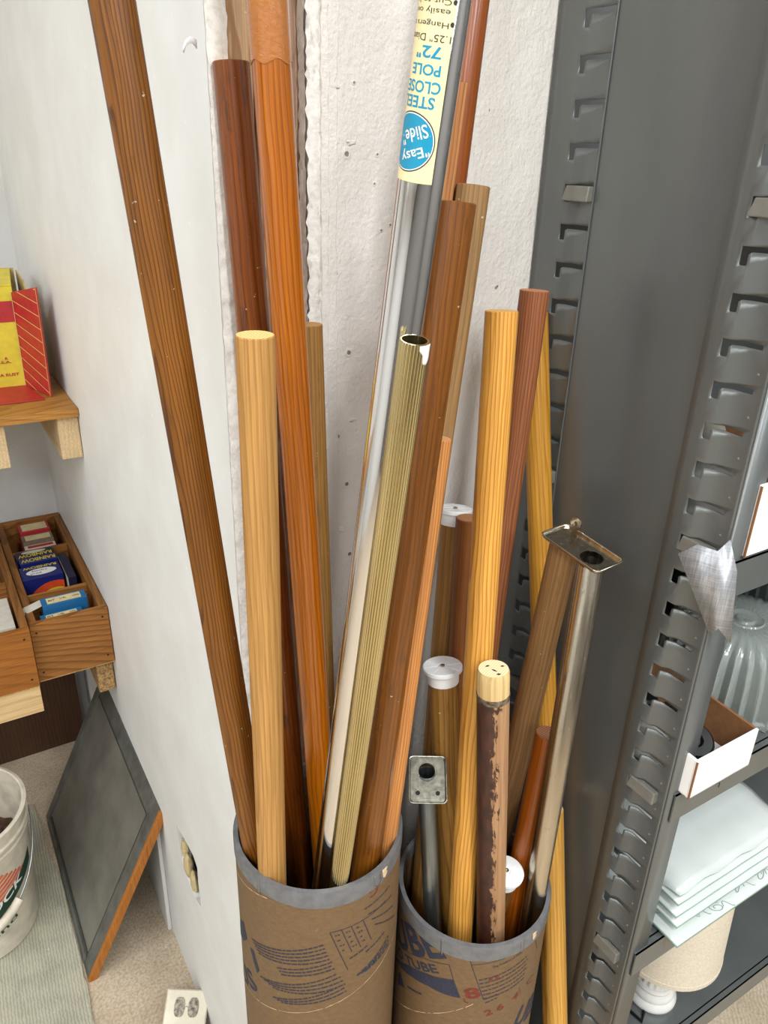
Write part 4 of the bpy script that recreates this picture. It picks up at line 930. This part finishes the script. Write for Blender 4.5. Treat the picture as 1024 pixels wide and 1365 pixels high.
def onG(a, b): p = (A0*(1-a)+B0*a)*(1-b)+(G[3]*(1-a)+G[2]*a)*b; return p+fno*.0036
def strip(a0, b0, a1, b1, w, mat, nm):
    p, q_ = onG(a0, b0), onG(a1, b1); d = (q_-p).normalized(); n = fno.cross(d)*w/2; m = MB().add([p-n, q_-n, q_+n, p+n], [(0, 1, 2, 3)]); obj(nm, m, mat, flap, smooth=0)
M['stripe'] = plain('cream_stripe', (228, 190, 120), .5)
for i in range(12):
    b0 = -.32+i*.118; b1 = b0+.17; a0, a1 = 0.04, .97
    hi, lo = b1+.04, b0
    # stripes fall from upper left to lower right
    l0, l1 = b1, b0
    if l0 > .99: t = (l0-.99)/(l0-l1); a0 += (a1-a0)*t; l0 = .99
    if l1 < .01: t = (.01-l1)/(l0-l1) if l0 > .01 else 1; a1 -= (a1-a0)*t; l1 = .01
    if a1-a0 > .05 and l0 > l1 and l1 < .99: strip(a0, l0, a1, l1, .0017, M['stripe'], 'stripe')
strip(.02, 0.0, .02, 1.0, .003, M['stripe'], 'stripe'); strip(.985, 0, .985, 1, .0018, M['stripe'], 'stripe')
# side, back and top of the carton, and its folded red lip
quadslab('side_panel', [Vector((A0.x+.030, A0.y+.01, z0)), Vector((A0.x+.034, A0.y+.16, z0)), Vector((A0.x+.034, A0.y+.16, z0+H+.015)), Vector((A0.x+.030, A0.y+.02, z0+H+.008))], .003, M['cardedge'])
quadslab('back_panel', [Vector((xl, A0.y+.16, z0)), Vector((A0.x+.03, A0.y+.16, z0)), Vector((A0.x+.03, A0.y+.16, z0+H+.02)), Vector((xl, A0.y+.16, z0+H+.02))], .003, M['cardedge'])
quadslab('top_panel', [Vector((xl, A0.y+.014, z0+H)), Vector((A0.x+.004, A0.y+.014, z0+H)), Vector((A0.x+.022, A0.y+.158, z0+H+.016)), Vector((xl, A0.y+.158, z0+H+.016))], .003, M['yellow'])
lip = onz(60, 532, z0+.001)
lo, _ = quadslab('folded_lip', [Vector((xl, lip.y-.004, z0)), Vector((lip.x, lip.y-.004, z0)), Vector((A0.x, A0.y-.001, z0+.0015)), Vector((xl, A0.y-.001, z0+.0015))], .0025, M['red'], yc, 1)
# wooden stock trays
def tray_box(name, label, x0, x1, y0, y1, z0, z1, divs, matf, zf0=None):
    t = thing(name, label, 'tray', ((x0+x1)/2, (y0+y1)/2, z0), 'wooden stock trays'); w = .017
    zf0 = z0 if zf0 is None else zf0
    f = obj('front_board', MB().box(x0, x1, y0, y0+w, zf0, z1), matf, t, smooth=0, bevel=.001)
    for a, b in ((x0, x0+w), (x1-w, x1)): obj('side_board', MB().box(a, b, y0+w+.0003, y1-w-.0003, z0+.008, z1-.0005), M['oldy'], t, smooth=0, bevel=.001)
    obj('back_board', MB().box(x0, x1, y1-w, y1, z0, z1), M['old'], t, smooth=0, bevel=.001)
    obj('bottom_board', MB().box(x0+.001, x1-.001, y0+.003, y1-.001, z0-.004, z0+.0075), M['plyedge'], t, smooth=0)
    for y in divs: obj('divider', MB().box(x0+w+.0005, x1-w-.0005, y-.005, y+.005, z0+.008, z1-.004), M['old'], t, smooth=0, bevel=.0006)
    for sx in (x0+.012, x1-.014):
        for sz in (zf0+.022, z1-.022):
            n = MB().lathe([(0, 0), (.0026, 0), (.0026, .0006), (0, .0008)], 10); n.xf(lambda v: (sx+v.x, y0-v.z, sz+v.y)); obj('nail_head', n, M['dark'], f)
    return t
tray_box('stock_tray', 'aged plywood tray of blue and striped boxes beside the partition', .099, XL-.002, 1.645, 2.245, .648, .800, (1.79, 2.035), M['old'])
tray_box('stock_tray', 'orange plywood tray at the left picture edge, nearer than its neighbour', -.10, .0965, 1.612, 2.19, .660, .812, (1.86,), M['old2'])
sb = hboard('support_beam', -3.2, .0955, 1.618, 1.655, .584, .6545, M['lumberx'], None); sb.location = (0, 0, 0); tag(sb, 'pale wooden beam under the orange plywood tray', 'beam')
bk = obj('support_block', MB().box(.230, XL-.002, 1.682, YB-.02, .540, .6435), M['chip'], None, smooth=0, bevel=.003, mw=at0((.25, 1.9, .54))); tag(bk, 'chipboard block under the blue-box tray against the partition', 'block')
bk = obj('support_block', MB().box(-.090, -.048, 1.658, YB-.001, .584, .6545), M['lumber'], None, smooth=0, bevel=.002, mw=at0((-.07, 1.95, .584))); tag(bk, 'pale runner block under the orange plywood tray, reaching the back wall', 'block')
# cartons in the tray
M['navy'] = plain('navy_carton', (26, 34, 104), .35, 0, .06); M['navy2'] = plain('dark_navy_carton', (26, 28, 58), .5, 0, .1); M['cyan'] = plain('blue_carton', (34, 104, 156), .4, 0, .06); M['ivory'] = plain('ivory_label', (222, 206, 158), .6); M['yelink'] = plain('yellow_ink', (226, 204, 60), .5); M['orange'] = plain('orange_ink', (214, 74, 32), .5); M['paper'] = plain('grey_paper', (206, 200, 188), .7, 0, .06); M['inkblk'] = plain('black_ink', (36, 34, 34), .6); M['brownbox'] = plain('dull_carton', (128, 108, 88), .7, 0, .15)
def smallbox(name, label, x0, x1, y0, y1, z0, z1, mat, cat='box', group='small cartons in the tray', tilt=0):
    t = thing(name, label, cat, ((x0+x1)/2, (y0+y1)/2, z0), group); b = obj('carton_body', MB().box(x0, x1, y0, y1, z0, z1), mat, t, smooth=0, bevel=.0008); return t, b
def toptxt(par, s, x0, x1, y, h, z, mat, flip=False, bold=.02):
    q = MB(); bm = text_faces(s, bold); a0, a1, b0, b1 = text_extent(bm)
    if flip: bm_into(q, bm, lambda x, yy: (x1-(x-a0)/(a1-a0)*(x1-x0), y+h-(yy-b0)/(b1-b0)*h, z))
    else: bm_into(q, bm, lambda x, yy: (x0+(x-a0)/(a1-a0)*(x1-x0), y+(yy-b0)/(b1-b0)*h, z))
    obj('lettering', q, M[mat], par, smooth=0)
def fronttxt(par, s, x0, x1, z, h, y, mat, bold=.02, flip=False):
    q = MB(); bm = text_faces(s, bold); a0, a1, b0, b1 = text_extent(bm)
    if flip: bm_into(q, bm, lambda x, yy: (x1-(x-a0)/(a1-a0)*(x1-x0), y, z+h-(yy-b0)/(b1-b0)*h))
    else: bm_into(q, bm, lambda x, yy: (x0+(x-a0)/(a1-a0)*(x1-x0), y, z+(yy-b0)/(b1-b0)*h))
    obj('lettering', q, M[mat], par, smooth=0)
def oval(par, cx, cy, rx, ry, z, mat, nm='oval_badge'):
    obj(nm, MB().slab([(cx+rx*math.cos(6.2832*i/24), cy+ry*math.sin(6.2832*i/24), z) for i in range(24)], (0, 0, 1), .0003), M[mat], par, smooth=0)
zb = .657
# two flat blue cartons in the front bay
for (x0, x1, y0, y1, z1, lb) in ((.128, .220, 1.672, 1.700, .788, 'blue carton with ivory label at the very front of the tray'), (.138, .238, 1.708, 1.745, .806, 'blue carton with ivory label and open white flap')):
    t, b = smallbox('small_carton', lb, x0, x1, y0, y1, zb, z1, M['cyan'])
    obj('printed_label', MB().slab([(x0+.012, y0+.004, z1+.0002), (x1-.012, y0+.004, z1+.0002), (x1-.012, y1-.006, z1+.0002), (x0+.012, y1-.006, z1+.0002)], (0, 0, 1), .0003), M['ivory'], b, smooth=0)
    for s, u in (('BIT', .16), ('1/4L', .42), ('LONG', .70)): toptxt(b, s, x0+(x1-x0)*u, x0+(x1-x0)*(u+.15), (y0+y1)/2-.004, .007, z1+.0007, 'inkblk')
obj('open_flap', MB().slab([(.1375, 1.712, .805), (.1375, 1.742, .805), (.088, 1.728, .798), (.084, 1.700, .794)], (0, 0, 1), .0012), M['paper'], t, smooth=0)
# navy rainbow cartons in the middle bay
t, b = smallbox('small_carton', 'navy carton with white oval and rainbow arc facing forward', .118, .212, 1.865, 1.935, zb, .800, M['navy'])
oval(b, .166, 1.897, .036, .017, .8001, 'white'); toptxt(b, 'sundry', .144, .182, 1.899, .008, .8006, 'inkblk'); toptxt(b, 'prod', .140, .165, 1.886, .008, .8006, 'inkblk')
toptxt(b, 'RAINBOW', .126, .206, 1.918, .013, .8003, 'yelink', True)
for i, (R2, mt) in enumerate(((.075, 'orange'), (.056, 'yelink'), (.034, 'navy'))):
    k = 20; cx0, cz0 = .19, .705
    pp = []
    for j in range(k+1):
        a = math.pi*j/k; pp.append((min(.2115, max(.1185, cx0+R2*math.cos(a))), cz0+R2*math.sin(a)*1.05))
    bmq = poly_bm(pp); q = MB(); bm_into(q, bmq, lambda x, z: (x, 1.8645-.0003*(i+1), z)); obj('rainbow_arc', q, M[mt], b, smooth=0)
fronttxt(b, 'RAINBOW', .125, .206, .725, .018, 1.8632, 'labelwhite')
t, b = smallbox('small_carton', 'navy carton with yellow upside-down lettering in mid tray', .124, .214, 1.944, 1.975, zb, .806, M['navy'])
toptxt(b, 'RAINBOW', .128, .210, 1.948, .019, .8063, 'yelink', True)
t, b = smallbox('small_carton', 'navy carton with yellow upside-down lettering behind its twin', .120, .212, 1.985, 2.026, zb, .800, M['navy2'])
toptxt(b, 'RAINBOW', .126, .208, 1.990, .018, .8003, 'yelink', True); oval(b, .166, 2.017, .030, .008, .8001, 'paper')
t, b = smallbox('small_carton', 'dark carton with red diamond label at the left of the tray', .1165, .1195, 1.955, 2.025, zb, .795, M['navy2'])
t, b = smallbox('small_carton', 'slim navy and white carton wedged at the right of the middle bay', .220, .240, 1.85, 1.99, zb, .790, M['navy2']); obj('white_edge', MB().box(.2185, .2199, 1.85, 1.985, zb+.01, .788), M['paper'], b, smooth=0)
# dull cartons in the rear bay
for (y0, y1, z1, lb, mt) in ((2.050, 2.075, .792, 'pale striped carton just behind the rear divider', 'paper'), (2.082, 2.125, .800, 'dull beige carton in the rear of the tray', 'brownbox'), (2.135, 2.19, .806, 'rearmost red-edged carton in the tray', 'red')):
    t, b = smallbox('small_carton', lb, .150, .228, y0, y1, zb, z1, M[mt])
    obj('printed_label', MB().box(.158, .222, y0+.006, y1-.006, z1+.0002, z1+.0006), M['ivory'] if mt != 'paper' else M['red'], b, smooth=0)
t, b = smallbox('small_carton', 'crumpled white packet in the orange tray', .010, .073, 1.66, 1.80, .669, .800, M['paper'], 'packet', 'cartons in the left tray')
M['darkwood'] = wood('dark_stored_board', (84, 58, 40), (50, 32, 22), ring=30, contrast=.5, rough=.6)
db = obj('stored_board', MB().box(-2.4, .235, 2.20, 2.218, .0008, .60), M['darkwood'], None, smooth=0, bevel=.001, mw=at0((-.2, 2.21, 0))); tag(db, 'dark brown board standing in the shadow under the stock trays', 'board')
# leaning grey cabinet door
M['gpaint'] = plain('grey_door_paint', (116, 113, 104), .45, 0, .14, 14, .05); M['gframe'] = plain('grey_frame_paint', (98, 98, 92), .45, 0, .2, 30, .1)
M['gshade'] = plain('moulding_recess_shade', (66, 66, 60), .4, 0, .15, 30)  # frame grey darkened: shade of the recess line put into the moulding's colour
M['orangewood'] = wood('raw_orange_wood', (186, 122, 64), (146, 86, 40), ring=40, contrast=.4, rough=.6, sat=1.05)
b0 = Vector((.060, 1.336, .001)); b1 = Vector((.060, 1.905, .001)); upv = Vector((.208, -.006, .434)); lw = upv.length; eu = upv.normalized(); ew = Vector((0, 1, 0)); ew = (ew-eu*ew.dot(eu)).normalized(); en = eu.cross(ew).normalized()
if en.x > 0: en = -en
WD, th = .569, .019
dr = thing('cabinet_door', 'grey painted cabinet door leaning against the partition, raw wood edge', 'door', (b0+b1)/2)
def dbox(nm, u0, u1, w0, w1, n0, n1, mat, bevel=.0012):
    P = lambda u, w, n: b0+eu*u+ew*w+en*n
    return obj(nm, MB().hexa([P(u0, w0, n0), P(u1, w0, n0), P(u1, w1, n0), P(u0, w1, n0)], [P(u0, w0, n1), P(u1, w0, n1), P(u1, w1, n1), P(u0, w1, n1)]), mat, dr, smooth=0, bevel=bevel)
dbox('panel', .02, lw-.02, .035, WD-.02, -.012, -.005, M['gpaint'], 0)
dbox('rail', 0, lw, 0.0125, .052, -th, 0, M['gframe']); dbox('rail', 0, lw, WD-.025, WD, -th, 0, M['gframe'])
dbox('stile', 0, .018, .0525, WD-.0255, -th, .001, M['gframe']); dbox('stile', lw-.045, lw, .0525, WD-.0255, -th, .0, M['gframe'])
for u0, u1, w0, w1 in ((.0185, .0245, .053, WD-.03), (lw-.052, lw-.0455, .053, WD-.03), (.0185, lw-.05, .0525, .0585)): dbox('moulding', u0, u1, w0, w1, -.006, -.0015, M['gshade'], .001)
dbox('raw_edge', 0, lw, 0, .012, -th, .0, M['orangewood'], .0018)
# joint-compound bucket
bc = Vector((-.134, 1.622, .0068)); bt = thing('bucket', 'white plastic joint-compound bucket with wire handle at left edge', 'bucket', bc)
M['bplast'] = plain('grimy_white_plastic', (220, 210, 190), .5, 0, .16, 18); M['debris'] = plain('brown_debris', (84, 56, 36), .9, 0, .5, 60, .8)
prb = lambda z: .130+.020*z/.37
m = MB().lathe([(.0, 0), (.126, 0), (.130, .004), (prb(.30), .30), (.1505, .3005), (.1505, .306), (prb(.31)+.0005, .308), (.1485, .325), (.1545, .3255), (.1545, .331), (.150, .333), (.151, .360), (.156, .362), (.1565, .370), (.150, .372), (.1465, .370), (.1455, .30), (.128, .012), (0, .010)], 72); m.xf(lambda v: v+bc); obj('pail', m, M['bplast'], bt)
m = MB().lathe([(0, .215), (.05, .222), (.09, .214), (.139, .218)], 40); rd2 = random.Random(8); m.xf(lambda v: bc+v+Vector((0, 0, rd2.uniform(-.008, .008)))); obj('contents', m, M['debris'], bt)
bang = math.atan2(CAM.x-bc.x, -(CAM.y-bc.y))     # printed side roughly towards the camera
M['green'] = plain('dark_green_ink', (20, 62, 48), .5); M['oink'] = plain('orange_stripe_ink', (214, 102, 66), .5)
def BK(u, z): a = u/.14+.35; r_ = prb(z)+.0007; return (bc.x+r_*math.sin(a), bc.y-r_*math.cos(a), bc.z+z)
q = MB(); print_poly(q, [(-.20, .052), (-.02, .120), (.12, .205), (.12, .244), (-.02, .158), (-.20, .092)], BK, .01); obj('green_band', q, M['green'], bt, smooth=0)
q = MB(); bm = text_faces('SHEETROCK', .02); a0, a1, c0, c1 = text_extent(bm)
def RK(x, y): u = -.17+(x-a0)/(a1-a0)*.245; return BK(u, .072+(u+.17)*.50+.022*max(0, (u+.02)/.1)*0+(y-c0)/(c1-c0)*.026)
refine(bm, .15); 
for v in bm.verts: pass
bm_into(q2 := MB(), bm, lambda x, y: tuple(Vector(RK(x, y))+Vector((math.sin((-.17+(x-a0)/(a1-a0)*.245)/.14+.35), -math.cos((-.17+(x-a0)/(a1-a0)*.245)/.14+.35), 0))*.0008)); obj('lettering', q2, M['labelwhite'], bt, smooth=0)
for i in range(7):
    q = MB(); u1 = .085-.012*i; zc0 = .12+.010*i; print_line(q, (-.15, .105+.0125*i), (u1, .105+.0125*i+(u1+.15)*.50), .0075, BK, .01); obj('orange_stripe', q, M['oink'], bt, smooth=0)
q = MB(); print_text(q, 'compound', (-.17, .012), (.045, .092), .020, BK, .01, .01); obj('lettering', q, M['green'], bt, smooth=0)
pa = bc+Vector((.155, .02, .30)); 
wire = [bc+Vector((.150*math.cos(t)*1.04, -.155*math.sin(t)*1.06, .318-.185*math.sin(t))) for t in [math.pi*i/24 for i in range(25)]]
obj('wire_handle', MB().tube(wire, .0021, 8), M['galv'], bt)
gm = wire[7:14]; obj('grip', MB().tube(gm, .0105, 14), M['bplast'], bt)
# surface outlet box with a duplex cover at the partition's foot
oc = onz(246, 1361, .045); fz = (Vector((CAM.x-oc.x, CAM.y-oc.y, 0)).normalized()*.55+Vector((0, 0, .84))).normalized()
ox = (_wr-fz*_wr.dot(fz)).normalized(); oy = fz.cross(ox)
ot = thing('outlet_plate', 'loose ivory double outlet cover tilted at the partition foot', 'outlet cover', (oc.x, oc.y, 0.0))
M['ivplate'] = plain('ivory_plastic', (226, 218, 196), .4, 0, .04); M['mold'] = plain('grey_recess', (178, 170, 152), .7, 0, .35, 160, .4)
def OP(a, b, c): return oc+ox*a+oy*b+fz*c
hx, hy = .047, .060
m = MB().hexa([OP(-hx, -hy, -.006), OP(hx, -hy, -.006), OP(hx, hy, -.006), OP(-hx, hy, -.006)], [OP(-hx+.003, -hy+.003, 0), OP(hx-.003, -hy+.003, 0), OP(hx-.003, hy-.003, 0), OP(-hx+.003, hy-.003, 0)]); obj('cover_plate', m, M['ivplate'], ot, smooth=0, bevel=.0012)
for sx in (-1, 1):
    for sy in (1, -1):
        k = 24; pp = [(sx*.0150+.0118*math.copysign(abs(math.cos(6.2832*i/k))**.7, math.cos(6.2832*i/k)), sy*.0255+.0190*math.copysign(abs(math.sin(6.2832*i/k))**.8, math.sin(6.2832*i/k))) for i in range(k)]
        obj('socket_opening', MB().slab([OP(a, b, .0001) for a, b in pp], fz, .0004), M['mold'], ot, smooth=0)
for sy in (1, -1): m = MB().lathe([(0, .0012), (.0022, .001), (.0026, .0001)], 12); m.xf(lambda v: OP(v.x, v.y+sy*.0255, v.z)); obj('screw', m, M['nickel'], ot)
bx = MB().hexa([Vector((oc.x-.03, oc.y-.03, .0005)), Vector((oc.x+.03, oc.y-.03, .0005)), Vector((oc.x+.03, oc.y+.03, .0005)), Vector((oc.x-.03, oc.y+.03, .0005))], [OP(-.028, -.028, -.0065), OP(.028, -.028, -.0065), OP(.028, .028, -.0065), OP(-.028, .028, -.0065)]); obj('outlet_box', bx, M['galv'], ot, smooth=0)
